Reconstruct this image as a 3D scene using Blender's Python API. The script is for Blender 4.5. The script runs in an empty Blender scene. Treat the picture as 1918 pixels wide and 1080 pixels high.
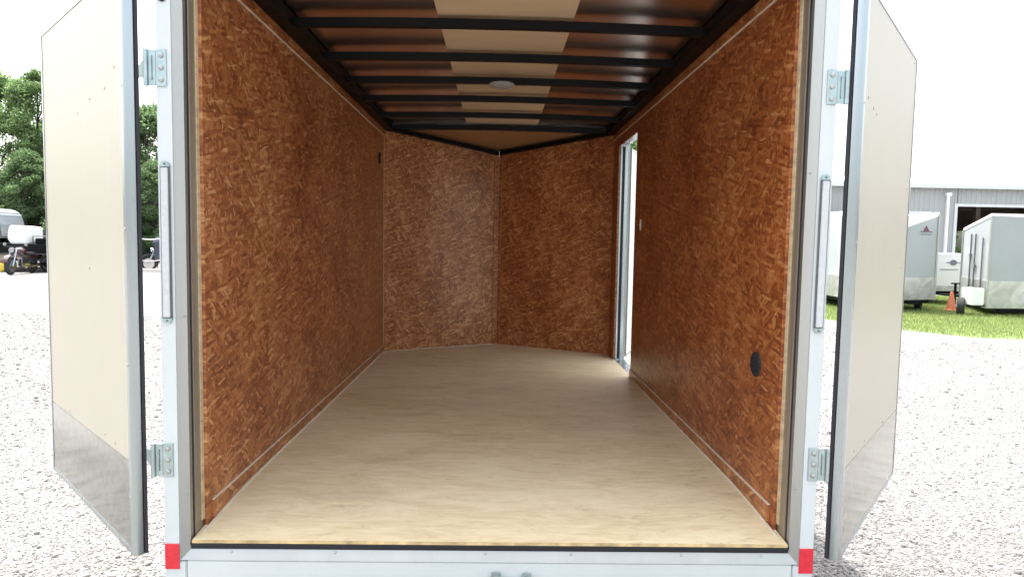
import bpy, bmesh, math, random
import numpy as np
from mathutils import Matrix, Vector
random.seed(7); np.random.seed(7)
R = math.radians
sc = bpy.context.scene
C = sc.collection

# ------------------------------------------------------------------ camera
F_PX = 1246.7
cam_d = bpy.data.cameras.new('camera'); cam = bpy.data.objects.new('camera', cam_d); C.objects.link(cam)
cam_d.sensor_width = 36; cam_d.lens = F_PX / 1918 * 36
cam_d.clip_start = 0.05; cam_d.clip_end = 2000
yaw, pitch, roll = 0.02213, -0.06999, 0.01812
fwd = Vector((math.sin(yaw)*math.cos(pitch), math.cos(yaw)*math.cos(pitch), math.sin(pitch)))
rt = Vector((math.cos(yaw), -math.sin(yaw), 0)); up = rt.cross(fwd)
r2 = rt*math.cos(roll) + up*math.sin(roll); u2 = -rt*math.sin(roll) + up*math.cos(roll)
M3 = Matrix((r2, u2, -fwd)).transposed()
CAM = Vector((0.0011, -2.1308, 1.4615))
cam.matrix_world = Matrix.Translation(CAM) @ M3.to_4x4()
sc.camera = cam

# ------------------------------------------------------------------ sky, sun, exposure
SUN_TO = Vector((-0.235, 0.33, 1.0)).normalized()      # direction towards the sun
SUN_EL = math.asin(SUN_TO.z); SUN_AZ = math.atan2(SUN_TO.x, SUN_TO.y)
w = bpy.data.worlds.new('World'); sc.world = w; w.use_nodes = True
nt = w.node_tree; nt.nodes.clear()
sky = nt.nodes.new('ShaderNodeTexSky'); sky.sky_type = 'NISHITA'; sky.sun_disc = False
sky.sun_elevation = SUN_EL; sky.sun_rotation = SUN_AZ
sky.air_density = 1.3; sky.dust_density = 6.0; sky.ozone_density = 1.0
bg = nt.nodes.new('ShaderNodeBackground'); bg.inputs['Strength'].default_value = 0.15
wo = nt.nodes.new('ShaderNodeOutputWorld')
hs = nt.nodes.new('ShaderNodeHueSaturation'); hs.inputs['Saturation'].default_value = 0.45; hs.inputs['Value'].default_value = 1.0
nt.links.new(sky.outputs[0], hs.inputs['Color']); nt.links.new(hs.outputs[0], bg.inputs['Color']); nt.links.new(bg.outputs[0], wo.inputs['Surface'])
sd = bpy.data.lights.new('sun', 'SUN'); sd.energy = 2.3; sd.angle = R(0.5); sd.color = (1.0, 0.96, 0.9)
sun = bpy.data.objects.new('sun', sd); C.objects.link(sun)
sun.rotation_euler = (-SUN_TO).to_track_quat('-Z', 'Y').to_euler(); sun.location = (0, 0, 30)
sc.view_settings.view_transform = 'Standard'; sc.view_settings.look = 'None'
sc.view_settings.gamma = 1.0; sc.view_settings.use_curve_mapping = False
sc.view_settings.exposure = 2.15
sc.cycles.use_denoising = True
sc.cycles.max_bounces = 12; sc.cycles.diffuse_bounces = 7; sc.cycles.glossy_bounces = 5

# ------------------------------------------------------------------ materials
def new_mat(name):
    m = bpy.data.materials.new(name); m.use_nodes = True
    n = m.node_tree; b = n.nodes['Principled BSDF']
    return m, n, b
def N(n, t, **kw):
    x = n.nodes.new(t)
    for k, v in kw.items(): setattr(x, k, v)
    return x
def ramp(n, stops, interp='LINEAR'):
    r = N(n, 'ShaderNodeValToRGB'); e = r.color_ramp; e.interpolation = interp
    e.elements[0].position = stops[0][0]; e.elements[0].color = (*stops[0][1], 1)
    e.elements[1].position = stops[-1][0]; e.elements[1].color = (*stops[-1][1], 1)
    for p, c in stops[1:-1]:
        q = e.elements.new(p); q.color = (*c, 1)
    return r
def math_n(n, op, a, b=None, clamp=False):
    x = N(n, 'ShaderNodeMath', operation=op, use_clamp=clamp)
    for i, v in enumerate((a, b)):
        if v is None: continue
        if isinstance(v, (int, float)): x.inputs[i].default_value = v
        else: n.links.new(v, x.inputs[i])
    return x.outputs[0]
def mix(n, fac, a, b, blend='MIX'):
    x = N(n, 'ShaderNodeMix', data_type='RGBA', blend_type=blend)
    for i, v in ((0, fac), (6, a), (7, b)):
        if isinstance(v, (int, float)): x.inputs[i].default_value = v
        elif isinstance(v, tuple): x.inputs[i].default_value = (*v, 1)
        else: n.links.new(v, x.inputs[i])
    return x.outputs[2]
def noise(n, vec, scale, detail=4, rough=0.55, dist=0.0, out='Fac'):
    x = N(n, 'ShaderNodeTexNoise'); x.inputs['Scale'].default_value = scale; x.inputs['Detail'].default_value = detail
    x.inputs['Roughness'].default_value = rough; x.inputs['Distortion'].default_value = dist
    n.links.new(vec, x.inputs['Vector']); return x.outputs[out]
def mapping(n, vec, scale=(1, 1, 1), rot=(0, 0, 0), loc=(0, 0, 0)):
    x = N(n, 'ShaderNodeMapping'); x.inputs['Scale'].default_value = scale
    x.inputs['Rotation'].default_value = rot; x.inputs['Location'].default_value = loc
    n.links.new(vec, x.inputs['Vector']); return x.outputs[0]
def bump(n, b, h, strength=0.3, dist=0.01):
    x = N(n, 'ShaderNodeBump'); x.inputs['Strength'].default_value = strength; x.inputs['Distance'].default_value = dist
    n.links.new(h, x.inputs['Height']); n.links.new(x.outputs[0], b.inputs['Normal'])
def coords(n, kind='Object'):
    return N(n, 'ShaderNodeTexCoord').outputs[kind]

def plain(name, col, rough=0.5, metal=0.0, var=0.12, vscale=6.0, bmp=0.0, bscale=60.0, stretch=(1, 1, 1), coat=0.0, spec=0.5):
    m, n, b = new_mat(name)
    v = mapping(n, coords(n), stretch)
    f = noise(n, v, vscale, 5, 0.6)
    lo = tuple(c*(1-var) for c in col); hi = tuple(min(1, c*(1+var)) for c in col)
    r = ramp(n, [(0.3, lo), (0.7, hi)]); n.links.new(f, r.inputs[0]); n.links.new(r.outputs[0], b.inputs['Base Color'])
    b.inputs['Metallic'].default_value = metal
    rr = N(n, 'ShaderNodeMapRange'); rr.inputs['To Min'].default_value = max(0.02, rough*0.8); rr.inputs['To Max'].default_value = min(1, rough*1.25)
    n.links.new(f, rr.inputs[0]); n.links.new(rr.outputs[0], b.inputs['Roughness'])
    b.inputs['Coat Weight'].default_value = coat; b.inputs['Coat Roughness'].default_value = 0.15
    b.inputs['Specular IOR Level'].default_value = spec
    if bmp > 0: bump(n, b, noise(n, v, bscale, 3), bmp, 0.004)
    return m

def osb_mat(name, tint=(1, 1, 1), k=1.0, kz=1.0):
    """oriented strand board: overlapping flakes in many directions, X/Z of the panel's own frame"""
    m, n, b = new_mat(name)
    o = coords(n)
    sp = N(n, 'ShaderNodeSeparateXYZ'); n.links.new(o, sp.inputs[0])
    cb = N(n, 'ShaderNodeCombineXYZ'); n.links.new(sp.outputs['X'], cb.inputs[0]); n.links.new(sp.outputs['Z'], cb.inputs[1])
    n.links.new(sp.outputs['Y'], cb.inputs[2])
    if k != 1.0:
        q_ = N(n, 'ShaderNodeVectorMath', operation='MULTIPLY'); q_.inputs[1].default_value = (k, k*kz, k); n.links.new(cb.outputs[0], q_.inputs[0]); cb = q_
    dn = noise(n, cb.outputs[0], 5.0, 4, 0.6, 0, 'Color')
    va = N(n, 'ShaderNodeVectorMath', operation='MULTIPLY_ADD'); n.links.new(dn, va.inputs[0])
    va.inputs[1].default_value = (0.06, 0.06, 0); n.links.new(cb.outputs[0], va.inputs[2])
    v0 = va.outputs[0]
    acc = None; hacc = None
    angs = [(88, 20, 50), (-62, 26, 66), (60, 22, 62), (-28, 24, 60), (106, 24, 62), (12, 24, 60), (-75, 24, 62), (38, 26, 66), (-12, 26, 64)]
    for i, (a, sl, sw) in enumerate(angs):
        # scale after rotation: long axis = local x
        rot = mapping(n, v0, (1, 1, 1), (0, 0, R(a)), (i*3.1, i*1.7, 0))
        vv = mapping(n, rot, (sl*0.46, sw*0.98, 1))
        vo = N(n, 'ShaderNodeTexVoronoi', voronoi_dimensions='2D', feature='F1'); vo.inputs['Scale'].default_value = 1.0
        n.links.new(vv, vo.inputs['Vector'])
        s = N(n, 'ShaderNodeSeparateColor'); n.links.new(vo.outputs['Color'], s.inputs[0])
        fib = noise(n, mapping(n, rot, (14, 260, 1)), 1.0, 2, 0.5)
        val = math_n(n, 'ADD', s.outputs[0], math_n(n, 'MULTIPLY', math_n(n, 'SUBTRACT', fib, 0.5), 0.5))
        # soft rounded flake, only some cells belong to this layer
        inside = math_n(n, 'LESS_THAN', vo.outputs['Distance'], 0.52)
        keep = math_n(n, 'MULTIPLY', math_n(n, 'GREATER_THAN', s.outputs[1], 0.35), inside)
        if acc is None: acc, hacc = val, s.outputs[2]
        else:
            mx = N(n, 'ShaderNodeMix', data_type='FLOAT'); n.links.new(keep, mx.inputs[0]); n.links.new(acc, mx.inputs[2]); n.links.new(val, mx.inputs[3]); acc = mx.outputs[0]
            mh = N(n, 'ShaderNodeMix', data_type='FLOAT'); n.links.new(keep, mh.inputs[0]); n.links.new(hacc, mh.inputs[2]); n.links.new(s.outputs[2], mh.inputs[3]); hacc = mh.outputs[0]
    big = noise(n, cb.outputs[0], 1.7, 4, 0.55)
    swirl = noise(n, v0, 11, 6, 0.72, 1.6)
    sw2 = noise(n, mapping(n, v0, (1, 0.8, 1)), 34, 4, 0.7, 0.9)
    fine = noise(n, cb.outputs[0], 70, 4, 0.7)
    tot = math_n(n, 'ADD', math_n(n, 'MULTIPLY', acc, 0.27), math_n(n, 'ADD', math_n(n, 'MULTIPLY', big, 0.40), math_n(n, 'ADD', math_n(n, 'MULTIPLY', swirl, 0.37), math_n(n, 'ADD', math_n(n, 'MULTIPLY', sw2, 0.26), math_n(n, 'MULTIPLY', fine, 0.10)))))
    T = lambda c: tuple(a*t for a, t in zip(c, tint))
    r = ramp(n, [(0.44, T((0.095, 0.024, 0.008))), (0.61, T((0.195, 0.058, 0.017))), (0.72, T((0.285, 0.098, 0.030))), (0.82, T((0.36, 0.155, 0.056))), (0.95, T((0.46, 0.25, 0.11)))])
    n.links.new(tot, r.inputs[0])
    # a few pale flakes lie on top
    pf = math_n(n, 'MULTIPLY', math_n(n, 'GREATER_THAN', acc, 0.95), 0.38)
    r_out = mix(n, pf, r.outputs[0], T((0.52, 0.30, 0.13)))
    # scattered dark resin flecks and knots
    dk = noise(n, cb.outputs[0], 11, 6, 0.75)
    dm = ramp(n, [(0.31, (1, 1, 1)), (0.41, (0, 0, 0))]); n.links.new(dk, dm.inputs[0])
    col = mix(n, math_n(n, 'MULTIPLY', dm.outputs[0], 0.6), r_out, T((0.085, 0.022, 0.008)))
    n.links.new(col, b.inputs['Base Color'])
    b.inputs['Roughness'].default_value = 0.34; b.inputs['Specular IOR Level'].default_value = 0.55
    bump(n, b, math_n(n, 'ADD', hacc, math_n(n, 'MULTIPLY', fine, 0.6)), 0.10, 0.002)
    return m

def ply_floor_mat():
    m, n, b = new_mat('floor_plywood')
    o = coords(n)
    g = noise(n, mapping(n, o, (4.5, 17, 1)), 1.0, 8, 0.72, 1.3)
    g2 = noise(n, mapping(n, o, (9, 130, 1), loc=(4, 2, 0)), 1.0, 4, 0.6, 0.3)
    blot = noise(n, mapping(n, o, (1.6, 2.6, 1)), 1.0, 4, 0.6, 0.6)
    spots = noise(n, mapping(n, o, (6, 15, 1), loc=(9, 3, 0)), 1.0, 7, 0.75, 1.4)
    t = math_n(n, 'ADD', math_n(n, 'MULTIPLY', g, 0.52), math_n(n, 'ADD', math_n(n, 'MULTIPLY', g2, 0.20), math_n(n, 'MULTIPLY', blot, 0.3)))
    r = ramp(n, [(0.32, (0.46, 0.33, 0.18)), (0.45, (0.68, 0.545, 0.325)), (0.55, (0.77, 0.65, 0.42)), (0.70, (0.84, 0.74, 0.51))])
    n.links.new(t, r.inputs[0])
    pk = ramp(n, [(0.5, (0, 0, 0)), (0.75, (1, 1, 1))]); n.links.new(noise(n, mapping(n, o, (2.2, 5, 1), loc=(1, 8, 0)), 1.0, 3), pk.inputs[0])
    c1 = mix(n, math_n(n, 'MULTIPLY', pk.outputs[0], 0.35), r.outputs[0], (0.52, 0.37, 0.25))
    dk = ramp(n, [(0.58, (0, 0, 0)), (0.72, (1, 1, 1))]); n.links.new(spots, dk.inputs[0])
    c2 = mix(n, math_n(n, 'MULTIPLY', dk.outputs[0], 0.5), c1, (0.27, 0.18, 0.11))
    # small dark grain marks, scuffs and trodden-in grit
    sm = noise(n, mapping(n, o, (14, 46, 1), rot=(0, 0, 0.12), loc=(3, 5, 0)), 1.0, 5, 0.7, 2.2)
    mk = ramp(n, [(0.62, (0, 0, 0)), (0.70, (1, 1, 1))]); n.links.new(sm, mk.inputs[0])
    pale = ramp(n, [(0.66, (0, 0, 0)), (0.74, (1, 1, 1))]); n.links.new(noise(n, mapping(n, o, (5, 9, 1), loc=(7, 1, 0)), 1.0, 6, 0.75, 0.5), pale.inputs[0])
    c2 = mix(n, math_n(n, 'MULTIPLY', mk.outputs[0], 0.5), c2, (0.24, 0.165, 0.105))
    c2 = mix(n, math_n(n, 'MULTIPLY', pale.outputs[0], 0.5), c2, (0.80, 0.76, 0.66))
    n.links.new(c2, b.inputs['Base Color'])
    b.inputs['Roughness'].default_value = 0.5
    bump(n, b, g2, 0.08, 0.002)
    return m

def gravel_mat(name='gravel'):
    m, n, b = new_mat(name)
    o = coords(n)
    vo = N(n, 'ShaderNodeTexVoronoi', feature='F1'); vo.inputs['Scale'].default_value = 55
    n.links.new(mapping(n, o), vo.inputs['Vector'])
    s = N(n, 'ShaderNodeSeparateColor'); n.links.new(vo.outputs['Color'], s.inputs[0])
    big = noise(n, o, 0.35, 5, 0.6); mid = noise(n, o, 6, 5, 0.65)
    t = math_n(n, 'ADD', math_n(n, 'MULTIPLY', s.outputs[0], 0.45), math_n(n, 'ADD', math_n(n, 'MULTIPLY', big, 0.3), math_n(n, 'MULTIPLY', mid, 0.35)))
    r = ramp(n, [(0.2, (0.085, 0.08, 0.077)), (0.42, (0.150, 0.146, 0.143)), (0.72, (0.225, 0.219, 0.213)), (1.0, (0.31, 0.30, 0.29))])
    n.links.new(t, r.inputs[0]); n.links.new(r.outputs[0], b.inputs['Base Color'])
    b.inputs['Roughness'].default_value = 0.95
    h = math_n(n, 'SUBTRACT', mid, math_n(n, 'MULTIPLY', vo.outputs['Distance'], 0.9))
    bump(n, b, h, 0.6, 0.02)
    return m

def stone_mat():
    m, n, b = new_mat('gravel_stones')
    g = N(n, 'ShaderNodeNewGeometry')
    r = ramp(n, [(0.0, (0.09, 0.085, 0.083)), (0.14, (0.135, 0.13, 0.127)), (0.5, (0.180, 0.173, 0.168)), (0.8, (0.25, 0.243, 0.235)), (1.0, (0.25, 0.215, 0.21))])
    n.links.new(g.outputs['Random Per Island'], r.inputs[0]); n.links.new(r.outputs[0], b.inputs['Base Color'])
    b.inputs['Roughness'].default_value = 0.9
    return m

def grass_mat(name, a, c):
    m, n, b = new_mat(name)
    g = N(n, 'ShaderNodeNewGeometry')
    o = coords(n)
    t = math_n(n, 'ADD', math_n(n, 'MULTIPLY', g.outputs['Random Per Island'], 0.5), math_n(n, 'MULTIPLY', noise(n, o, 0.8, 3), 0.6))
    r = ramp(n, [(0.2, a), (0.85, c)]); n.links.new(t, r.inputs[0])
    n.links.new(r.outputs[0], b.inputs['Base Color']); b.inputs['Roughness'].default_value = 0.75
    tr = N(n, 'ShaderNodeBsdfTranslucent'); n.links.new(r.outputs[0], tr.inputs['Color'])
    ms = N(n, 'ShaderNodeMixShader'); ms.inputs[0].default_value = 0.58
    n.links.new(b.outputs[0], ms.inputs[1]); n.links.new(tr.outputs[0], ms.inputs[2])
    n.links.new(ms.outputs[0], n.nodes['Material Output'].inputs['Surface'])
    return m

def tread_mat():
    """bright checker plate"""
    m, n, b = new_mat('checker_plate')
    o = coords(n)
    sp = N(n, 'ShaderNodeSeparateXYZ'); n.links.new(o, sp.inputs[0])
    w1 = math_n(n, 'SINE', math_n(n, 'MULTIPLY', math_n(n, 'ADD', sp.outputs[0], sp.outputs[2]), 120))
    w2 = math_n(n, 'SINE', math_n(n, 'MULTIPLY', math_n(n, 'SUBTRACT', sp.outputs[0], sp.outputs[2]), 120))
    bump(n, b, math_n(n, 'MULTIPLY', w1, w2), 0.3, 0.003)
    r = ramp(n, [(0.35, (0.50, 0.51, 0.50)), (0.65, (0.72, 0.73, 0.72))]); n.links.new(noise(n, o, 2.5, 5, 0.6, 1.5), r.inputs[0])
    n.links.new(r.outputs[0], b.inputs['Base Color']); b.inputs['Metallic'].default_value = 0.85; b.inputs['Roughness'].default_value = 0.3
    return m

M = {}
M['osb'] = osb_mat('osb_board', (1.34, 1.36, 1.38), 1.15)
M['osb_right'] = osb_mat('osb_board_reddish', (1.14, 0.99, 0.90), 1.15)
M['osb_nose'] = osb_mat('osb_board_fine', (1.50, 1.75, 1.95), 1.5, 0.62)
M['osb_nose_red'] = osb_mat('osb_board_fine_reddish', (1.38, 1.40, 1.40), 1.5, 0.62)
M['ply_edge'] = plain('plywood_edge', (0.52, 0.41, 0.25), 0.7, 0, 0.25, 3, 0, stretch=(1, 1, 14))
M['ply_lip'] = plain('plywood_lip', (0.56, 0.41, 0.20), 0.7, 0, 0.45, 16)
M['floor'] = ply_floor_mat()
M['caulk'] = plain('pale_caulk', (0.66, 0.59, 0.46), 0.6, 0, 0.15, 20)
M['white'] = plain('white_paint', (0.55, 0.585, 0.575), 0.32, 0, 0.05, 3, 0.05, 300, coat=0.3)
M['alu'] = plain('brushed_aluminium', (0.42, 0.425, 0.40), 0.45, 0.9, 0.08, 8, 0.05, 60, (1, 1, 0.03))
M['alu_edge'] = plain('door_edge_aluminium', (0.38, 0.42, 0.43), 0.26, 1.0, 0.06, 6, 0.04, 40, (1, 1, 0.03))
M['galv'] = plain('galvanised_jamb', (0.36, 0.31, 0.24), 0.38, 0.6, 0.15, 9, 0.05, 80, (1, 1, 0.1))
M['zinc'] = plain('zinc_plate', (0.38, 0.46, 0.46), 0.3, 0.9, 0.15, 30, 0.1, 120)
M['black'] = plain('black_paint', (0.0035, 0.0035, 0.0045), 0.42, 0, 0.2, 8, 0.05, 120, spec=0.12)
M['rubber'] = plain('black_rubber', (0.018, 0.018, 0.022), 0.7, 0, 0.2, 20)
M['skin'] = plain('roof_skin_metal', (0.82, 0.72, 0.66), 0.24, 1.0, 0.05, 1.5, 0.02, 3)
M['luan'] = plain('luan_strip', (0.62, 0.47, 0.29), 0.6, 0, 0.06, 2, 0.03, 30, (1, 8, 1))
M['cream'] = plain('cream_door_liner', (0.42, 0.385, 0.30), 0.42, 0, 0.05, 3, 0.02, 40, (6, 1, 0.3))
M['cream2'] = plain('white_door_liner', (0.80, 0.76, 0.70), 0.45, 0, 0.03, 3)
M['kick'] = plain('kick_plate', (0.28, 0.29, 0.265), 0.10, 1.0, 0.22, 34, 0.06, 60)
M['red'] = plain('red_reflector', (0.62, 0.015, 0.03), 0.3, 0, 0.12, 60, 0.3, 220)
M['lens'] = plain('light_lens', (0.52, 0.53, 0.53), 0.2, 0, 0.06, 60, 0.25, 150)
M['greyplastic'] = plain('grey_plastic', (0.12, 0.13, 0.14), 0.45, 0, 0.15, 30)
M['whiteplastic'] = plain('white_plastic', (0.82, 0.81, 0.78), 0.4, 0, 0.03, 10)
M['tyre'] = plain('tyre', (0.02, 0.02, 0.02), 0.85, 0, 0.2, 20, 0.3, 60)
M['rim'] = plain('wheel_rim', (0.65, 0.66, 0.66), 0.3, 0.8, 0.1, 10)
M['gravel'] = gravel_mat(); M['stones'] = stone_mat()
M['grassbase'] = plain('grass_soil', (0.10, 0.14, 0.035), 0.9, 0, 0.4, 2.5, 0.6, 30)
M['grass'] = grass_mat('grass_blades', (0.13, 0.18, 0.05), (0.28, 0.34, 0.12))
M['leaf_a'] = grass_mat('leaves_mid', (0.11, 0.18, 0.07), (0.20, 0.30, 0.115))
M['leaf_b'] = grass_mat('leaves_dark', (0.09, 0.155, 0.07), (0.165, 0.25, 0.10))
M['bark'] = plain('bark', (0.09, 0.075, 0.06), 0.9, 0, 0.4, 5, 0.6, 20, (1, 1, 0.2))
M['siding'] = plain('grey_siding', (0.36, 0.37, 0.37), 0.45, 0, 0.04, 1.0)
M['sidingtrim'] = plain('siding_trim', (0.60, 0.62, 0.62), 0.45, 0, 0.04, 2.0)
M['inside'] = plain('shed_inside', (0.30, 0.25, 0.22), 0.8, 0, 0.3, 1.0)
M['roofwhite'] = plain('white_roof', (0.80, 0.80, 0.80), 0.4, 0, 0.04, 1.0)
M['tgrey'] = plain('silver_grey_body', (0.34, 0.365, 0.375), 0.3, 0.1, 0.04, 1.5, 0.02, 3, coat=0.3)
M['twhite'] = plain('white_body', (0.74, 0.74, 0.73), 0.35, 0, 0.04, 2, coat=0.3)
M['tread'] = tread_mat()
M['mark'] = plain('maroon_decal', (0.16, 0.03, 0.07), 0.5)
M['markgrey'] = plain('grey_decal', (0.16, 0.16, 0.19), 0.5)
M['orange'] = plain('orange_plastic', (0.55, 0.17, 0.08), 0.5, 0, 0.08)
M['bluegrey'] = plain('dark_blue_paint', (0.03, 0.035, 0.06), 0.35)
M['glass'] = plain('dark_glass', (0.06, 0.075, 0.085), 0.08, 0, 0.1)
M['vangrey'] = plain('grey_van_paint', (0.17, 0.19, 0.205), 0.3, 0.2, 0.06, 3, coat=0.4)
M['dullgrey'] = plain('weathered_grey_steel', (0.12, 0.13, 0.135), 0.6, 0.2, 0.1, 4)
M['yellow'] = plain('yellow_paint', (0.65, 0.48, 0.05), 0.5)
M['maroon'] = plain('maroon_paint', (0.045, 0.008, 0.014), 0.25, 0, 0.1, coat=0.5)
M['chrome'] = plain('chrome', (0.40, 0.41, 0.43), 0.2, 1.0)
M['rope'] = plain('pale_rope', (0.75, 0.62, 0.60), 0.8)
M['kerb'] = plain('pale_concrete', (0.55, 0.53, 0.50), 0.85, 0, 0.1, 4)

# ------------------------------------------------------------------ mesh helpers
class MB:
    def __init__(s): s.v = []; s.f = []
    def add(s, vs, fs):
        k = len(s.v); s.v += [tuple(v) for v in vs]; s.f += [tuple(i+k for i in f) for f in fs]; return s
    def box(s, x0, x1, y0, y1, z0, z1):
        x0, x1 = sorted((x0, x1)); y0, y1 = sorted((y0, y1)); z0, z1 = sorted((z0, z1))
        return s.add([(x0,y0,z0),(x1,y0,z0),(x1,y1,z0),(x0,y1,z0),(x0,y0,z1),(x1,y0,z1),(x1,y1,z1),(x0,y1,z1)],
                     [(0,3,2,1),(4,5,6,7),(0,1,5,4),(1,2,6,5),(2,3,7,6),(3,0,4,7)])
    def loft(s, A, B):
        """closed solid between two loops of equal length"""
        n = len(A)
        return s.add(list(A)+list(B), [tuple(range(n))[::-1], tuple(range(n, 2*n))] + [(i, (i+1)%n, n+(i+1)%n, n+i) for i in range(n)])
    def pz(s, poly, z0, z1):
        if sum(poly[i][0]*poly[(i+1)%len(poly)][1]-poly[(i+1)%len(poly)][0]*poly[i][1] for i in range(len(poly))) < 0:
            poly = poly[::-1]; z1 = z1[::-1] if isinstance(z1, (list, tuple)) else z1
        t = z1 if isinstance(z1, (list, tuple)) else [z1]*len(poly)
        return s.loft([(x, y, z0) for x, y in poly], [(x, y, t[i]) for i, (x, y) in enumerate(poly)])
    def cyl(s, p0, p1, r0, r1=None, n=16):
        r1 = r0 if r1 is None else r1
        p0, p1 = Vector(p0), Vector(p1); d = (p1-p0).normalized()
        a = d.orthogonal().normalized(); b = d.cross(a)
        A = [p0+(a*math.cos(2*math.pi*i/n)+b*math.sin(2*math.pi*i/n))*r0 for i in range(n)]
        B = [p1+(a*math.cos(2*math.pi*i/n)+b*math.sin(2*math.pi*i/n))*r1 for i in range(n)]
        return s.loft(A, B)
    def lathe(s, c, axis, prof, n=20):
        """prof: list of (along, radius)"""
        c, d = Vector(c), Vector(axis).normalized(); a = d.orthogonal().normalized(); b = d.cross(a)
        vs = [c+d*h+(a*math.cos(2*math.pi*i/n)+b*math.sin(2*math.pi*i/n))*r for h, r in prof for i in range(n)]
        fs = [(j*n+i, j*n+(i+1)%n, (j+1)*n+(i+1)%n, (j+1)*n+i) for j in range(len(prof)-1) for i in range(n)]
        fs += [tuple(range(n))[::-1], tuple(range((len(prof)-1)*n, len(prof)*n))]
        return s.add(vs, fs)
    def tube(s, pts, r, n=8):
        for a, b in zip(pts[:-1], pts[1:]): s.cyl(a, b, r, r, n)
        return s
    def build(s, name, mat, parent=None, loc=(0, 0, 0), rz=0, bevel=0, seg=2, smooth=False, mats=None):
        me = bpy.data.meshes.new(name); me.from_pydata(s.v, [], s.f); me.update()
        bm = bmesh.new(); bm.from_mesh(me)
        bmesh.ops.recalc_face_normals(bm, faces=bm.faces)
        if bevel > 0:
            es = [e for e in bm.edges if len(e.link_faces) == 2 and e.calc_face_angle(0) > R(25)]
            bmesh.ops.bevel(bm, geom=es, offset=bevel, segments=seg, affect='EDGES', clamp_overlap=True)
        bm.to_mesh(me); bm.free()
        if smooth:
            for p in me.polygons: p.use_smooth = True
            try: me.set_sharp_from_angle(angle=R(35))
            except Exception: pass
        me.materials.append(mat)
        o = bpy.data.objects.new(name, me); C.objects.link(o)
        o.location = loc; o.rotation_euler = (0, 0, rz)
        if parent: o.parent = parent
        return o
def tag(o, label=None, cat=None, group=None, kind=None):
    for k, v in (('label', label), ('category', cat), ('group', group), ('kind', kind)):
        if v: o[k] = v
    return o
def empty(name, loc=(0, 0, 0), rz=0, **kw):
    o = bpy.data.objects.new(name, None); C.objects.link(o); o.location = loc; o.rotation_euler = (0, 0, rz); o.empty_display_size = 0.1
    return tag(o, **kw)
def dupe(o, parent=None, loc=None):
    c = o.copy(); C.objects.link(c)
    if parent is not None: c.parent = parent
    if loc is not None: c.location = loc
    for ch in [x for x in bpy.data.objects if x.parent == o]: dupe(ch, c)
    return c
def big_mesh(name, co, faces_n, idx, mat):
    """fast mesh: co (V,3), idx flat loop indices, every face has faces_n corners"""
    me = bpy.data.meshes.new(name); nf = len(idx)//faces_n
    me.vertices.add(len(co)); me.vertices.foreach_set('co', co.astype(np.float32).ravel())
    me.loops.add(len(idx)); me.loops.foreach_set('vertex_index', idx.astype(np.int32))
    me.polygons.add(nf); me.polygons.foreach_set('loop_start', np.arange(0, len(idx), faces_n, dtype=np.int32))
    me.update(calc_edges=True); me.validate(); me.materials.append(mat)
    return me

# ------------------------------------------------------------------ ground
g = MB()
# one sheet, graded outwards
g.add([(-600,-300,0),(600,-300,0),(600,900,0),(-600,900,0)], [(0,1,2,3)])
tag(g.build('ground', M['gravel']), 'white crushed gravel yard around the trailer', None, None, 'structure')
GP = [(6.3, 12.0), (6.76, 11.0), (7.3, 9.7), (8.0, 8.75), (9.5, 8.5), (16, 8.2), (40, 8.0), (40, 18.5), (6.0, 18.5)]
g = MB(); g.add([(x, y, 0.004) for x, y in GP], [tuple(range(len(GP)))])
tag(g.build('grass_verge', M['grassbase']), 'mown grass strip in front of the warehouse', None, None, 'structure')

# ------------------------------------------------------------------ the cargo trailer
LW = 0.975; YV = 3.576; YA = 4.11; ZF = 0.5; ZC = 2.379; ZA = 2.252
T = empty('cargo_trailer', (0, 0, 0), label='white enclosed cargo trailer seen inside through its open rear, wood-lined', cat='trailer')
# floor
poly = [(-0.986, 0.13), (0.986, 0.13), (0.986, YV), (0, YA+0.008), (-0.986, YV)]
fz = lambda y: ZF - 0.031*max(0.0, 1-(y-0.012)/0.6)**2          # the deck falls slightly to the rear lip
ys = [0.012, 0.06, 0.12, 0.2, 0.3, 0.4, 0.5, 0.612, YV]
vs = []
for y in ys: vs += [(-0.986, y, fz(y)), (0.986, y, fz(y)), (0.986, y, fz(y)-0.009), (-0.986, y, fz(y)-0.009)]
vs += [(0, YA+0.008, ZF), (0, YA+0.008, ZF-0.009)]
fs = [(0, 1, 2, 3)]; n_ = len(ys)
for i in range(n_-1):
    for k in range(4): fs.append((4*i+k, 4*i+4+k, 4*i+4+(k+1) % 4, 4*i+(k+1) % 4))
q = 4*(n_-1); fs += [(q, q+1, 4*n_), (q+3, 4*n_+1, q+2), (q+1, q+2, 4*n_+1, 4*n_), (q, 4*n_, 4*n_+1, q+3)]
f = MB(); f.add(vs, fs); f.build('floor', M['floor'], T, smooth=True)
MB().box(-0.985, 0.985, 0.0075, 0.0115, 0.4595, 0.4685).build('floor_lip', M['ply_lip'], T)
MB().box(-0.992, 0.992, 0.018, 0.0345, 0.432, 0.448).box(-0.992, 0.992, 0.0125, 0.0345, 0.4482, 0.4592).build('gasket', M['rubber'], T)
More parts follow.
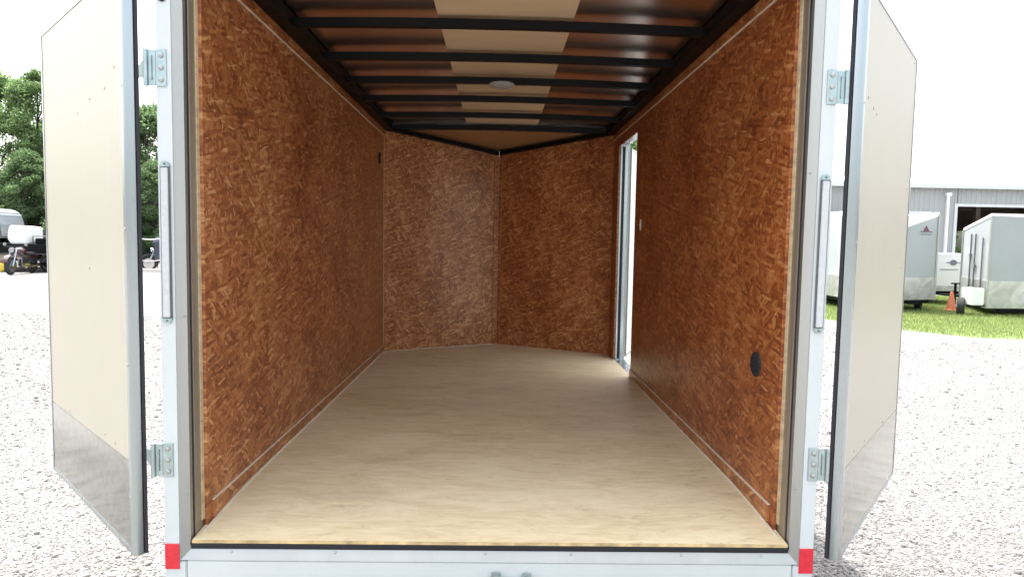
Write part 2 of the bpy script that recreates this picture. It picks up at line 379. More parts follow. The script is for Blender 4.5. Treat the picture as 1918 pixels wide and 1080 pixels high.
# wall panels
def panel(name, L0, L1, z0, z1, loc, rz, z1b=None, th=0.012, mt='osb'):
    z1b = z1 if z1b is None else z1b
    m = MB(); m.loft([(L0,0,z0),(L0,th,z0),(L0,th,z1),(L0,0,z1)], [(L1,0,z0),(L1,th,z0),(L1,th,z1b),(L1,0,z1b)])
    return m.build(name, M[mt], T, loc, rz, bevel=0.0012, seg=1)
HP = math.pi/2
panel('wall_panel', 0.106, YV+0.006, 0.47, ZC, (-LW, 0, 0), HP)
panel('wall_panel', 0.106, 2.63, 0.47, ZC, (LW+0.012, 0, 0), HP, mt='osb_right')
panel('wall_panel', 2.6305, 3.3395, 2.252, ZC, (LW+0.012, 0, 0), HP, mt='osb_right')
panel('wall_panel', 3.34, YV+0.006, 0.497, ZC, (LW+0.012, 0, 0), HP, mt='osb_right')
VL = math.hypot(LW, YA-YV); VA = math.atan2(YA-YV, LW)
panel('nose_panel', 0.0, VL, 0.497, ZC, (-LW, YV, 0), VA, ZA, mt='osb_nose')
panel('nose_panel', 0.001, VL, 0.497, ZA, (0, YA, 0), -VA, ZC, mt='osb_nose_red')
# narrow strips along the foot and the head of the side walls, with pale sawn edges, the light catching them put into the colour
def strip(y0, y1, z0, z1, side, edge_top):
    X = side*LW; t = 0.008
    m = MB(); m.box(y0, y1, 0, t, z0, z1)
    # local frame: x->Y ; place so that the strip sits proud of the panel
    loc = (X if side > 0 else X + t, 0, 0)
    o = m.build('wall_strip', M['osb'], T, loc, HP)
    e = MB()
    if edge_top: e.box(y0, y1, 0.0003, t-0.0002, z1+0.0003, z1+0.0036)
    else: e.box(y0, y1, 0.0003, t-0.0002, z0-0.0036, z0-0.0003)
    e.build('strip_edge', M['caulk'], o)
for s_ in (-1, 1):
    strip(0.14, YV-0.01 if s_ < 0 else 2.628, 0.476, 0.552, s_, True)
    strip(0.11, YV-0.01, 2.334, ZC-0.001, s_, False)
for s_, y1 in ((-1, YV-0.005), (1, 2.625)):
    MB().tube([(s_*(LW-0.0085), y, fz(y)+0.0015) for y in (0.06, 0.12, 0.2, 0.3, 0.4, 0.5, 0.612, y1)], 0.0055, 6).build('caulk_line', M['caulk'], T)
n_in = Vector((math.sin(VA), -math.cos(VA), 0))
a0 = Vector((-LW, YV, 0))+n_in*0.004; a1 = Vector((0, YA, 0))+n_in*0.004
MB().tube([(a0.x+0.01, a0.y, 0.502), (a1.x-0.005, a1.y, 0.502)], 0.004, 6).build('caulk_line', M['caulk'], T)
# cover strip in the nose corner
for k, (X0, rz) in enumerate(((-1, VA), (1, -VA))):
    c = MB()
    if k == 0: c.box(VL-0.05, VL-0.006, -0.007, -0.0003, 0.503, ZA-0.02)
    else: c.box(0.004, 0.03, -0.007, -0.0003, 0.503, ZA-0.02)
    c.build('corner_strip', M['osb'], T, (-LW, YV, 0) if k == 0 else (0, YA, 0), rz)
MB().box(-LW+0.0005, -LW+0.006, YV-0.012, YV-0.004, 0.506, 2.33).build('corner_bead', M['ply_edge'], T)
# rear frame
for s_ in (-1, 1):
    p = MB()
    p.pz([(s_*1.07, 0), (s_*1.019, 0), (s_*1.019, 0.104), (s_*1.07, 0.104)], 0.402, 2.47)
    p.pz([(s_*1.07, 0), (s_*1.001, 0), (s_*1.001, 0.104), (s_*1.07, 0.104)], 0.26, 0.4015)
    post = p.build('rear_post', M['white'], T, bevel=0.003)
    MB().pz([(s_*1.018, 0.0475), (s_*0.989, 0.0475), (s_*0.989, 0.104), (s_*1.018, 0.104)], 0.43, 2.40).build('jamb', M['galv'], T, bevel=0.002)
    MB().pz([(s_*1.018, 0.036), (s_*0.9925, 0.036), (s_*0.9925, 0.047), (s_*1.018, 0.047)], 0.4305, 2.40).build('seal_strip', M['rubber'], T)
    # folded jamb lip
    MB().pz([(s_*0.9889, 0.088), (s_*0.985, 0.088), (s_*0.985, 0.1055), (s_*0.9889, 0.1055)], 0.502, 2.378).build('jamb_lip', M['ply_edge'], T)
    # red corner reflector, lamp strip
    rf = MB().box(s_*1.0215, s_*1.0685, -0.0035, -0.0003, 0.376, 0.461).build('reflector', M['red'], post, bevel=0.001, seg=1)
    xc = s_*1.0455
    ls = MB().box(xc-0.0155, xc+0.0155, -0.007, -0.0005, 1.200, 1.676).build('light_strip', M['greyplastic'], post, bevel=0.0015)
    # lens proud of its housing
    MB().box(xc-0.0115, xc+0.0115, -0.011, -0.0072, 1.203, 1.673).build('lens', M['lens'], post, bevel=0.0018)
    for zz, sg in ((1.6765, 1), (1.1995, -1)):
        pts = [(xc-0.0155, zz)] + [(xc+0.0155*math.cos(a), zz+sg*0.017*math.sin(a)) for a in np.linspace(math.pi, 0, 9)][1:-1] + [(xc+0.0155, zz)]
        e = MB(); e.loft([(x, -0.0005, z) for x, z in pts], [(x, -0.0075, z) for x, z in pts]); e.build('lamp_end_cap', M['zinc'], post, smooth=False)
        MB().lathe((xc, -0.0076, zz+sg*0.008), (0, -1, 0), [(0, 0.0038), (0.0015, 0.0032), (0.002, 0.001)], 10).build('screw', M['greyplastic'], post)
MB().lathe((-1.048, -0.0005, 2.192), (0, -1, 0), [(0, 0.013), (0.006, 0.012), (0.008, 0.006)], 16).build('grommet', M['rubber'], T, smooth=True)
MB().box(-0.999, 0.999, 0, 0.104, 0.26, 0.405).build('rear_sill', M['white'], T, bevel=0.003)
MB().box(-1.0185, 1.0185, 0, 0.104, 2.40, 2.47).build('rear_header', M['white'], T, bevel=0.003)
# mitred bevel trim round the opening
prof = [(0, -0.0015, 0), (0.0255, 0.0165, 0.0295), (0.0255, 0.035, 0.0295), (0, 0.035, 0)]
loops = []
for (sx, top) in ((-1, 0), (1, 0), (1, 1), (-1, 1)):
    loops.append([(sx*(1.0182-d), y, (0.4065+dz) if not top else (2.3995-dz)) for d, y, dz in prof])
tr = MB(); vs = [p for L in loops for p in L]; fs = []
for i in range(4):
    j = (i+1) % 4
    for k in range(4): fs.append((i*4+k, j*4+k, j*4+(k+1)%4, i*4+(k+1)%4))
tr.add(vs, fs).build('opening_trim', M['alu'], T)
for x in (-0.86, -0.52, -0.025, 0.26, 0.63, 0.9):
    MB().lathe((x, 0.012, 0.429), (0, -0.9, 0.5), [(0, 0.005), (0.002, 0.004), (0.003, 0.001)], 10).build('screw', M['alu'], T)
for s_, zz in ((-1, 1.205), (1, 1.70), (-1, 0.62), (1, 0.66)):
    MB().lathe((s_*0.999, 0.010, zz), (-s_*0.6, -0.8, 0), [(0, 0.0045), (0.002, 0.0035), (0.003, 0.001)], 10).build('screw', M['alu'], T)
# latch keeper at the foot of the opening
lk = MB().box(-0.005, 0.135, -0.006, -0.0005, 0.30, 0.357).box(-0.003, 0.028, -0.022, -0.0062, 0.300, 0.375).box(0.097, 0.128, -0.022, -0.0062, 0.300, 0.373).build('latch_keeper', M['zinc'], T, bevel=0.002)
for x in (0.012, 0.113):
    MB().lathe((x, -0.0222, 0.362), (0, -1, 0), [(0, 0.008), (0.003, 0.007), (0.005, 0.002)], 12).build('bolt', M['alu'], lk)
# hinges
for s_, z0, z1, low in ((-1, 1.922, 2.036, 0), (-1, 0.684, 0.795, 1), (1, 1.914, 2.022, 0), (1, 0.692, 0.803, 1)):
    h = MB(); h.box(s_*1.036, s_*1.068, -0.0045, -0.0004, z0, z1)
    h.box(s_*1.0685, s_*1.094, -0.0045, -0.0004, z0+0.002, z1-0.002)
    h.cyl((s_*1.098, -0.006, z0), (s_*1.098, -0.006, z1), 0.0075, 0.0075, 12)
    h.box(s_*1.079, s_*1.0835, -0.010, -0.0046, z0+0.02, z1-0.02)
    hg = h.build('hinge', M['zinc'], T, bevel=0.001, seg=1)
    zm = (z0+z1)/2
    for dz in (-0.037, 0, 0.037):
        MB().lathe((s_*1.052, -0.0046, zm+dz), (0, -1, 0), [(0, 0.0085), (0.003, 0.008), (0.0055, 0.004), (0.006, 0.001)], 12).build('bolt', M['alu'], hg, smooth=True)
    st = MB(); st.loft([(s_*1.100, -0.004, zm-0.030), (s_*1.100, 0.001, zm-0.030), (s_*1.100, 0.001, zm+0.030), (s_*1.100, -0.004, zm+0.030)],
                       [(s_*1.150, 0.052, zm-0.020), (s_*1.146, 0.056, zm-0.020), (s_*1.146, 0.056, zm+0.020), (s_*1.150, 0.052, zm+0.020)])
    st.build('hinge_strap', M['zinc'], hg)
# outer shell: sides, nose, roof
oy = 0.1045
def outer(name, poly, z0, z1, mat='white'): return MB().pz(poly, z0, z1).build(name, M[mat], T)
outer('side_skin', [(-1.07, oy), (-1.055, oy), (-1.055, YV+0.05), (-1.07, YV+0.05)], 0.30, 2.455)
outer('side_skin', [(1.055, oy), (1.07, oy), (1.07, 2.600), (1.055, 2.600)], 0.30, 2.455)
outer('side_skin', [(1.055, 3.37), (1.07, 3.37), (1.07, YV+0.05), (1.055, YV+0.05)], 0.30, 2.455)
outer('side_skin', [(1.055, 2.6005), (1.07, 2.6005), (1.07, 3.3695), (1.055, 3.3695)], 2.275, 2.455)
outer('side_skin', [(1.055, 2.6005), (1.07, 2.6005), (1.07, 3.3695), (1.055, 3.3695)], 0.30, 0.479)
outer('nose_skin', [(-1.07, YV+0.0505), (-1.055, YV+0.0505), (0, YA+0.11), (0, YA+0.13)], 0.30, [2.455, 2.455, 2.3325, 2.3325])
outer('nose_skin', [(1.07, YV+0.0505), (0.0005, YA+0.13), (0.0005, YA+0.11), (1.055, YV+0.0505)], 0.30, [2.455, 2.3325, 2.3325, 2.455])
nr = MB(); nr.loft([(-1.08, YV+0.05, 2.456), (1.08, YV+0.05, 2.456), (0, YA+0.15, 2.33)], [(-1.08, YV+0.05, 2.475), (1.08, YV+0.05, 2.475), (0, YA+0.15, 2.348)])
nr.build('nose_roof', M['white'], T)
rr = MB(); xs = np.linspace(-1.08, 1.08, 13)
for a, b in zip(xs[:-1], xs[1:]):
    za, zb = 2.4565+0.05*(1-(a/1.08)**2), 2.4565+0.05*(1-(b/1.08)**2)
    rr.add([(a, 0.0, za), (b, 0.0, zb), (b, YV+0.0495, zb), (a, YV+0.0495, za), (a, 0.0, za+0.012), (b, 0.0, zb+0.012), (b, YV+0.0495, zb+0.012), (a, YV+0.0495, za+0.012)],
           [(0,3,2,1),(4,5,6,7),(0,1,5,4),(2,3,7,6)])
for ye in (0.001, YV+0.036):
    ca = [(x, 2.4565+0.05*(1-(x/1.08)**2)-0.0005) for x in xs]
    rr.loft([(x, ye, z) for x, z in ca], [(x, ye+0.012, z) for x, z in ca])
rr.build('roof', M['white'], T)
# inner ceiling skin
def arch(x): return 2.437+0.020*(1-(x/0.98)**2)
cs = MB(); xs = np.linspace(-0.985, 0.985, 41)
vs = [(x, y, arch(x)) for x in xs for y in (0.10, YV+0.034)]
cs.add(vs, [(2*i, 2*i+2, 2*i+3, 2*i+1) for i in range(40)])
o = cs.build('ceiling_skin', M['skin'], T, smooth=True)
# luan strip down the middle
ls = MB(); xs = np.linspace(-0.28, 0.32, 13)
for a, b in zip(xs[:-1], xs[1:]):
    ls.add([(a, 0.11, arch(a)-0.0075), (b, 0.11, arch(b)-0.0075), (b, YV-0.01, arch(b)-0.0075), (a, YV-0.01, arch(a)-0.0075),
            (a, 0.11, arch(a)-0.003), (b, 0.11, arch(b)-0.003), (b, YV-0.01, arch(b)-0.003), (a, YV-0.01, arch(a)-0.003)],
           [(0,3,2,1),(4,5,6,7),(0,1,5,4),(2,3,7,6)])
ls.build('ceiling_strip', M['luan'], T)
# nose ceiling, sloping down to the apex
nc = MB(); nc.loft([(-0.95, YV+0.03, 2.409), (0.95, YV+0.03, 2.409), (0, YA-0.01, 2.292)], [(-0.95, YV+0.03, 2.412), (0.95, YV+0.03, 2.412), (0, YA-0.01, 2.295)])
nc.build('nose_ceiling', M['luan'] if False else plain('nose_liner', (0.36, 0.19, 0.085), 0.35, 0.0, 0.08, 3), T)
# roof bows
for i, y in enumerate((0.335, 0.868, 1.398, 1.90, 2.409, 2.985, 3.556)):
    b_ = MB(); xs = np.linspace(-0.93, 0.93, 15); bz = lambda x: 2.381+0.014*(1-(x/0.93)**2)
    for a, b in zip(xs[:-1], xs[1:]):
        za, zb = bz(a), bz(b); h = 0.036; y0, y1 = y-0.004, y+0.030
        b_.add([(a,y0,za),(b,y0,zb),(b,y1,zb),(a,y1,za),(a,y0-0.006,za+h),(b,y0-0.006,zb+h),(b,y1+0.006,zb+h),(a,y1+0.006,za+h)],
               [(0,3,2,1),(4,5,6,7),(0,1,5,4),(2,3,7,6)])
    b_.build('roof_bow', M['black'], T)
# black channels at the wall heads
for s_ in (-1, 1):
    MB().box(s_*0.905, s_*1.05, 0.105, YV+0.02, ZC+0.0015, ZC+0.012).box(s_*0.905, s_*0.911, 0.105, YV+0.02, ZC+0.0125, 2.432).build('head_channel', M['black'], T)
    e0 = Vector((s_*0.985, YV+0.006, 0)); e1 = Vector((0, YA+0.008, 0)); inn = Vector((-s_*math.sin(VA), -math.cos(VA), 0))
    def slab(d0, d1, zo, zt):
        A = [(e0+inn*d0), (e0+inn*d1)]; B = [(e1+Vector((0, -d0*1.14, 0))), (e1+Vector((0, -d1*1.14, 0)))]
        return ([(A[0].x, A[0].y, ZC+zo), (A[1].x, A[1].y, ZC+zo), (A[1].x, A[1].y, ZC+zt), (A[0].x, A[0].y, ZC+zt)],
                [(B[0].x+s_*0.0004, B[0].y, ZA+zo), (B[1].x+s_*0.0004, B[1].y, ZA+zo), (B[1].x+s_*0.0004, B[1].y, ZA+zt), (B[0].x+s_*0.0004, B[0].y, ZA+zt)])
    m = MB(); m.loft(*slab(-0.04, 0.070, 0.0015, 0.010)); m.loft(*slab(0.0655, 0.0702, 0.0105, 0.028)); m.build('head_channel', M['black'], T)
# dome lamp, vents, switch
MB().lathe((0.008, 1.905, 2.3955), (0, 0, -1), [(0, 0.074), (0.006, 0.076), (0.012, 0.070), (0.020, 0.052), (0.025, 0.026), (0.0265, 0.006)], 28).build('dome_light', M['siding'], T, smooth=True)
def vent(x, y, z, r, s_):
    o = MB().lathe((x, y, z), (s_, 0, 0), [(0, r), (0.004, r*0.98), (0.006, r*0.86), (0.0045, r*0.82), (0.0045, 0.004)], 28).build('vent', M['rubber'], T, smooth=True)
    sl = MB()
    for k in range(-3, 4):
        hh = math.sqrt(max(0, (r*0.8)**2-(k*r*0.21)**2))
        sl.box(x+s_*0.0047, x+s_*0.0075, y-hh, y+hh, z+k*r*0.21-0.002, z+k*r*0.21+0.002)
    sl.build('vent_louvre', M['rubber'], o)
vent(LW-0.0005, 0.318, 1.021, 0.047, -1)
MB().box(-LW+0.0005, -LW+0.010, 3.325, 3.375, 2.075, 2.165).build('vent', M['rubber'], T, bevel=0.003)
sw = MB().box(LW-0.004, LW-0.0004, 2.41, 2.445, 1.555, 1.63).build('light_switch', M['whiteplastic'], T, bevel=0.001)
MB().box(LW-0.008, LW-0.0042, 2.42, 2.435, 1.58, 1.605).build('switch_toggle', M['whiteplastic'], sw)
# side door frame and leaf
fr = MB()
fr.pz([(0.9875, 3.3415), (1.0545, 3.3415), (1.0545, 3.37), (0.9875, 3.37)], 0.45, 2.27)
fr.pz([(0.990, 3.333), (1.004, 3.333), (1.004, 3.341), (0.990, 3.341)], 0.50, 2.25)
fr.pz([(1.026, 3.330), (1.034, 3.330), (1.034, 3.341), (1.026, 3.341)], 0.50, 2.25)
fr.pz([(0.9875, 2.60), (1.0545, 2.60), (1.0545, 2.6285), (0.9875, 2.6285)], 0.45, 2.27)
fr.box(0.9875, 1.0545, 2.629, 3.341, 2.2705, 2.30)
fr.box(0.9875, 1.069, 2.6, 3.37, 0.4805, 0.499)
fr.build('side_door_frame', M['alu_edge'], T, bevel=0.001, seg=1)
MB().pz([(1.006, 3.3385), (1.024, 3.3385), (1.024, 3.341), (1.006, 3.341)], 0.51, 2.25).build('seal_strip', M['rubber'], T)
SA = math.atan2(0.92, 0.39)
sdl = MB().box(0, 0.70, 0.0, 0.030, 0.53, 2.235).build('side_door', M['white'], T, (1.0745, 3.338, 0), SA, bevel=0.002)
MB().box(0.0125, 0.687, -0.004, -0.0005, 0.545, 2.22).build('door_liner', M['cream2'], sdl)
sdf = MB().box(-0.003, 0.012, -0.006, -0.0005, 0.53, 2.235).box(0.6875, 0.703, -0.006, -0.0005, 0.53, 2.235).box(0.0125, 0.687, -0.006, -0.0005, 0.53, 0.5445).box(0.0125, 0.687, -0.006, -0.0005, 2.2205, 2.235).build('door_edge', M['alu_edge'], sdl)
MB().box(0.60, 0.66, 0.0305, 0.05, 1.2, 1.36).build('door_latch', M['rubber'], sdl, bevel=0.003)
# rear barn doors
def barn_door(origin, ang, L, s_, scuffs):
    """s_ = +1: inner face looks along local +y"""
    ZB, ZT, th = 0.430, 2.300, 0.038
    Y = lambda a, b: sorted((s_*a, s_*b))
    d = MB(); d.box(0.004, L-0.004, *Y(0.002, th-0.004), ZB+0.004, ZT-0.004)
    D = d.build('barn_door', M['white'], T, (*origin, 0), ang)
    MB().box(0.026, L-0.018, *Y(th-0.0038, th-0.0012), 0.736, ZT-0.020).build('door_liner', M['cream'], D)
    MB().box(0.026, L-0.018, *Y(th-0.0038, th-0.0005), ZB+0.018, 0.7355).build('kick_plate', M['kick'], D)
    # aluminium edge channel, rounded at the hinge side
    e = MB()
    ro = 0.015; pr = []
    for a in np.linspace(0, math.pi/2, 7): pr.append((-0.0 + ro - ro*math.sin(a) - 0.006, (ro - ro*math.cos(a))))
    pts = [(0.0262, 0.0)] + [(-0.006+ro-ro*math.sin(a), ro-ro*math.cos(a)-0.001) for a in np.linspace(0, math.pi/2, 7)]
    pts += [(-0.006+ro-ro*math.cos(a), th-ro+ro*math.sin(a)+0.0015) for a in np.linspace(0, math.pi/2, 7)] + [(0.0262, th+0.0015)]
    pts += [(0.0262, th-0.0005), (0.0035, th-0.0005), (0.0035, 0.001), (0.0262, 0.001)]
    e.loft([(x, s_*y, ZB) for x, y in pts], [(x, s_*y, ZT) for x, y in pts])
    eo = e.build('door_edge', M['alu_edge'], D, smooth=True)
    MB().box(-0.0092, -0.0062, *Y(-0.001, 0.0075), ZB+0.002, ZT-0.002).box(-0.0062, 0.010, *Y(-0.0035, -0.0012), ZB+0.002, ZT-0.002).build('seal_strip', M['rubber'], D)
    f2 = MB(); f2.box(L-0.0175, L-0.0, *Y(th-0.0005, th+0.0012), ZB, ZT); f2.box(L-0.0035, L, *Y(0.0, th-0.0006), ZB, ZT)
    f2.box(0.0265, L-0.018, *Y(th-0.0005, th+0.0012), ZT-0.0195, ZT); f2.box(0.0265, L-0.018, *Y(th-0.0005, th+0.0012), ZB, ZB+0.0175)
    f2.box(0.0265, L-0.018, *Y(0.0, th-0.0006), ZB-0.0002, ZB+0.0035); f2.box(0.0265, L-0.018, *Y(0.0, th-0.0006), ZT-0.0035, ZT+0.0002)
    f2.build('door_edge', M['alu_edge'], D)
    for zz in (0.62, 1.05, 1.48, 1.92):
        MB().lathe((0.013, s_*(th+0.0016), zz), (0, s_, 0), [(0, 0.004), (0.0015, 0.0035), (0.0025, 0.001)], 10).build('rivet', M['alu'], D)
    for (x, z) in scuffs:
        MB().lathe((x, s_*(th-0.0012), z), (0, s_, 0), [(0, 0.006), (0.0015, 0.005), (0.002, 0.001)], 8).build('screw', M['galv'], D)
    # cam bar on the outer face
    lb = MB(); lb.cyl((0.30, -s_*0.022, ZB-0.01), (0.30, -s_*0.022, ZT), 0.012, 0.012, 12)
    for zz in (0.6, 1.3, 2.1): lb.box(0.27, 0.33, *sorted((-s_*0.001, -s_*0.008)), zz-0.03, zz+0.03); lb.box(0.29, 0.31, *sorted((-s_*0.0085, -s_*0.020)), zz-0.012, zz+0.012)
    lb.build('lock_bar', M['zinc'], D)
    return D
barn_door((-1.128, 0.0), math.atan2(0.80, -0.78), 1.118, 1, [(0.10, 1.99), (0.21, 1.94), (0.39, 1.93), (0.56, 1.90), (0.45, 1.34), (0.30, 0.765), (0.18, 0.76), (0.80, 0.75)])
barn_door((1.112, 0.0), math.atan2(0.77, 0.63), 1.09, -1, [(0.09, 1.95), (0.18, 1.93), (0.24, 1.92), (1.02, 2.26), (1.0, 1.72), (0.95, 1.38), (0.35, 0.755), (0.17, 0.76), (0.72, 0.75)])
MB().pz([(-1.05, 0.30), (1.05, 0.30), (1.05, YV), (0, YA+0.10), (-1.05, YV)], 0.458, 0.466).build('underfloor_light_block', M['black'], T)  # unseen sheet added to block light rising through the wall cavity
# running gear, out of sight from the rear
ch = MB()
for s_ in (-1, 1): ch.box(s_*0.90, s_*0.95, 0.11, YV, 0.36, 0.450)
for y in np.arange(0.4, 3.6, 0.6): ch.box(-0.8995, 0.8995, y, y+0.05, 0.38, 0.448)
ch.build('chassis', M['black'], T)
tg = MB(); tg.cyl((-0.6, 3.6, 0.40), (0, 5.1, 0.40), 0.04, 0.04, 8); tg.cyl((0.6, 3.6, 0.40), (0, 5.1, 0.40), 0.04, 0.04, 8); tg.build('tongue', M['black'], T)
MB().cyl((0, 4.75, 0.0), (0, 4.75, 0.95), 0.03, 0.03, 10).cyl((0, 4.75, 0), (0, 4.75, 0.02), 0.10, 0.10, 12).build('jack', M['zinc'], T)
MB().cyl((-1.09, 2.0, 0.33), (1.09, 2.0, 0.33), 0.035, 0.035, 10).build('axle', M['black'], T)
def wheel(parent, c, axis, r=0.33, wd=0.19):
    t = MB().lathe(Vector(c)-Vector(axis)*wd/2, axis, [(0, r*0.62), (0.01, r*0.92), (0.03, r), (wd-0.03, r), (wd-0.01, r*0.92), (wd, r*0.62)], 24).build('wheel', M['tyre'], parent, smooth=True)
    MB().lathe(Vector(c)+Vector(axis)*(wd/2-0.02), axis, [(0, r*0.6), (0.022, r*0.6), (0.012, r*0.5), (0.012, r*0.2), (0.03, r*0.16), (0.032, 0.01)], 20).build('rim', M['rim'], t, smooth=True)
    return t
for s_ in (-1, 1): 
    wheel(T, (s_*1.19, 2.0, 0.33), (s_, 0, 0), 0.33, 0.18)
    fe = MB(); A_ = [(2.0+0.40*math.cos(a), 0.33+0.40*math.sin(a)) for a in np.linspace(0, math.pi, 11)]; B_2 = [(2.0+0.39*math.cos(a), 0.33+0.39*math.sin(a)) for a in np.linspace(math.pi, 0, 11)]
    fe.loft([(s_*1.072, y, z) for y, z in A_+B_2], [(s_*1.30, y, z) for y, z in A_+B_2]); fe.build('fender', M['tread'], T)

# ------------------------------------------------------------------ loose gravel near the camera (countless: one object)
def stones():
    base = np.array([(0,0,1),(.89,0,.45),(.28,.85,.45),(-.72,.53,.45),(-.72,-.53,.45),(.28,-.85,.45),(.72,.53,-.45),(-.28,.85,-.45),(-.89,0,-.45),(-.28,-.85,-.45),(.72,-.53,-.45),(0,0,-1)])
    tris = np.array([(0,1,2),(0,2,3),(0,3,4),(0,4,5),(0,5,1),(1,6,2),(2,7,3),(3,8,4),(4,9,5),(5,10,1),(6,7,2),(7,8,3),(8,9,4),(9,10,5),(10,6,1)])  # bottom cap left out, it is in the ground
    rng = np.random.RandomState(3); P = []
    n = 110000
    side = rng.choice([-1, 1], n)
    y = 0.3 + 9.7*rng.rand(n)**1.7
    x = side*(1.15 + (rng.rand(n)**0.9)*(1.2+0.75*y))
    sz = 0.0028 + 0.0036*rng.rand(n)**2 + 0.0006*y
    bigm = rng.rand(n) < 0.03; sz[bigm] *= rng.uniform(1.5, 2.6, bigm.sum())
    ok = ~((side > 0) & (y > 8.2) & (x > 6.0))
    x, y, sz = x[ok], y[ok], sz[ok]; n = len(x)
    k = len(base)
    a = rng.rand(n)*6.283
    jit = 1 + 0.35*(rng.rand(n, k, 3)-0.5)
    v = base[None]*jit*np.stack([sz*rng.uniform(0.8, 1.7, n), sz*rng.uniform(0.7, 1.2, n), sz*rng.uniform(0.45, 0.95, n)], 1)[:, None, :]
    ca, sa = np.cos(a)[:, None], np.sin(a)[:, None]
    vx = v[..., 0]*ca - v[..., 1]*sa + x[:, None]; vy = v[..., 0]*sa + v[..., 1]*ca + y[:, None]
    vz = v[..., 2] + sz[:, None]*0.25
    co = np.stack([vx, vy, vz], -1).reshape(-1, 3)
    idx = (tris[None] + (np.arange(n)*k)[:, None, None]).reshape(-1)
    o = bpy.data.objects.new('loose_gravel', big_mesh('loose_gravel', co, 3, idx, M['stones'])); C.objects.link(o)
    tag(o, 'loose crushed stones lying over the yard', None, None, 'stuff')
stones()

# ------------------------------------------------------------------ grass blades
def in_poly(px, py, P):
    c = np.zeros(len(px), bool); j = len(P)-1
    for i in range(len(P)):
        xi, yi = P[i]; xj, yj = P[j]
        c ^= ((yi > py) != (yj > py)) & (px < (xj-xi)*(py-yi)/(yj-yi+1e-9)+xi); j = i
    return c
def grass():
    rng = np.random.RandomState(5); n = 150000
    x = 6+16*rng.rand(n); y = 8+10.4*rng.rand(n)
    k = in_poly(x, y, GP) & (rng.rand(n) < np.clip((y-8.2)/1.2, 0.15, 1)); x, y = x[k], y[k]; n = len(x)
    h = rng.uniform(0.03, 0.085, n); a = rng.rand(n)*6.283; wd = rng.uniform(0.004, 0.009, n)
    lx, ly = rng.normal(0, 0.02, n), rng.normal(0, 0.02, n)
    dx, dy = np.cos(a)*wd, np.sin(a)*wd; z0 = np.full(n, 0.003)
    co = np.stack([np.stack([x-dx, y-dy, z0], 1), np.stack([x+dx, y+dy, z0], 1), np.stack([x+lx, y+ly, h], 1)], 1).reshape(-1, 3)
    o = bpy.data.objects.new('grass', big_mesh('grass', co, 3, np.arange(3*n), M['grass'])); C.objects.link(o)
    tag(o, 'short green grass growing on the verge under the parked trailers', None, None, 'stuff')
grass()

# ------------------------------------------------------------------ trees
def leaf_mesh(seed, H, rad, base_h, mat, n_cl=105, per=270):
    rng = np.random.RandomState(seed); cs = []
    for i in range(n_cl):
        t = rng.rand()**0.8; z = base_h + (H-base_h)*t
        prof = math.sin(math.pi*min(1, 0.14+0.84*t))**0.7
        a = rng.rand()*6.283; r = rad*prof*math.sqrt(rng.uniform(0.2, 1))
        cs.append((r*math.cos(a), r*math.sin(a), z, rng.uniform(0.45, 0.95)*rad/3.2))
    cs.append((0, 0, H-0.3, 0.5)); cs = np.array(cs)
    c = np.repeat(cs, per, 0); n = len(c)
    d = rng.normal(0, 1, (n, 3)); d /= np.linalg.norm(d, axis=1)[:, None]
    p = c[:, :3] + d*(c[:, 3:4]*rng.uniform(0.55, 1.05, (n, 1)))*np.array([1, 1, 0.75])
    nn = d*0.7 + rng.normal(0, 0.6, (n, 3)); nn /= np.linalg.norm(nn, axis=1)[:, None]
    u = np.cross(nn, rng.normal(0, 1, (n, 3))); u /= np.linalg.norm(u, axis=1)[:, None]; v = np.cross(nn, u)
    s = rng.uniform(0.06, 0.125, (n, 1))
    co = np.stack([p-u*s, p+v*s*0.55, p+u*s, p-v*s*0.55], 1).reshape(-1, 3)
    return big_mesh('crown', co, 4, np.arange(4*n), mat), cs
def trunk_mesh(seed, H, rad, base_h, cs):
    rng = random.Random(seed); m = MB(); p = Vector((0, 0, -0.1)); r = 0.22*H/10
    pts = [(p.copy(), r)]
    for i in range(6):
        p = p + Vector((rng.uniform(-.18, .18), rng.uniform(-.18, .18), H*0.9/6)); r *= 0.76; pts.append((p.copy(), r))
    for (a, ra), (b, rb) in zip(pts[:-1], pts[1:]): m.cyl(a, b, ra, rb, 9)
    for c in cs[::3]:
        tz = max(base_h*0.6, min(H*0.8, c[2]-1.0)); k = min(5, int(tz/(H*0.9/6))); q, rq = pts[k]
        mid = (q+Vector(c[:3]))/2 + Vector((0, 0, -0.15)); m.cyl(q, mid, rq*0.4, rq*0.25, 6); m.cyl(mid, Vector(c[:3]), rq*0.25, 0.02, 6)
    me = m.build('trunk', M['bark']).data
    o = bpy.data.objects[-1]
    return me
TV = []
for i, (H, rad, bh, mt) in enumerate(((10.5, 3.3, 1.4, 'leaf_a'), (9.2, 3.0, 1.0, 'leaf_b'), (11.5, 3.0, 1.8, 'leaf_a'), (8.0, 2.9, 0.7, 'leaf_b'))):
    lm, cs = leaf_mesh(20+i, H, rad, bh, M[mt])
    before = set(bpy.data.objects); tm = trunk_mesh(30+i, H, rad, bh, cs)
    for o in set(bpy.data.objects)-before: bpy.data.objects.remove(o)
    TV.append((lm, tm))
def tree(x, y, v, s, rz, label, grp):
    t = empty('deciduous_tree', (x, y, 0), rz, label=label, cat='tree', group=grp)
    t.scale = (s, s, s)
    for nm, me in (('crown', TV[v][0]), ('trunk', TV[v][1])):
        o = bpy.data.objects.new(nm, me); C.objects.link(o); o.parent = t
GT = 'trees along the far side of the yard'
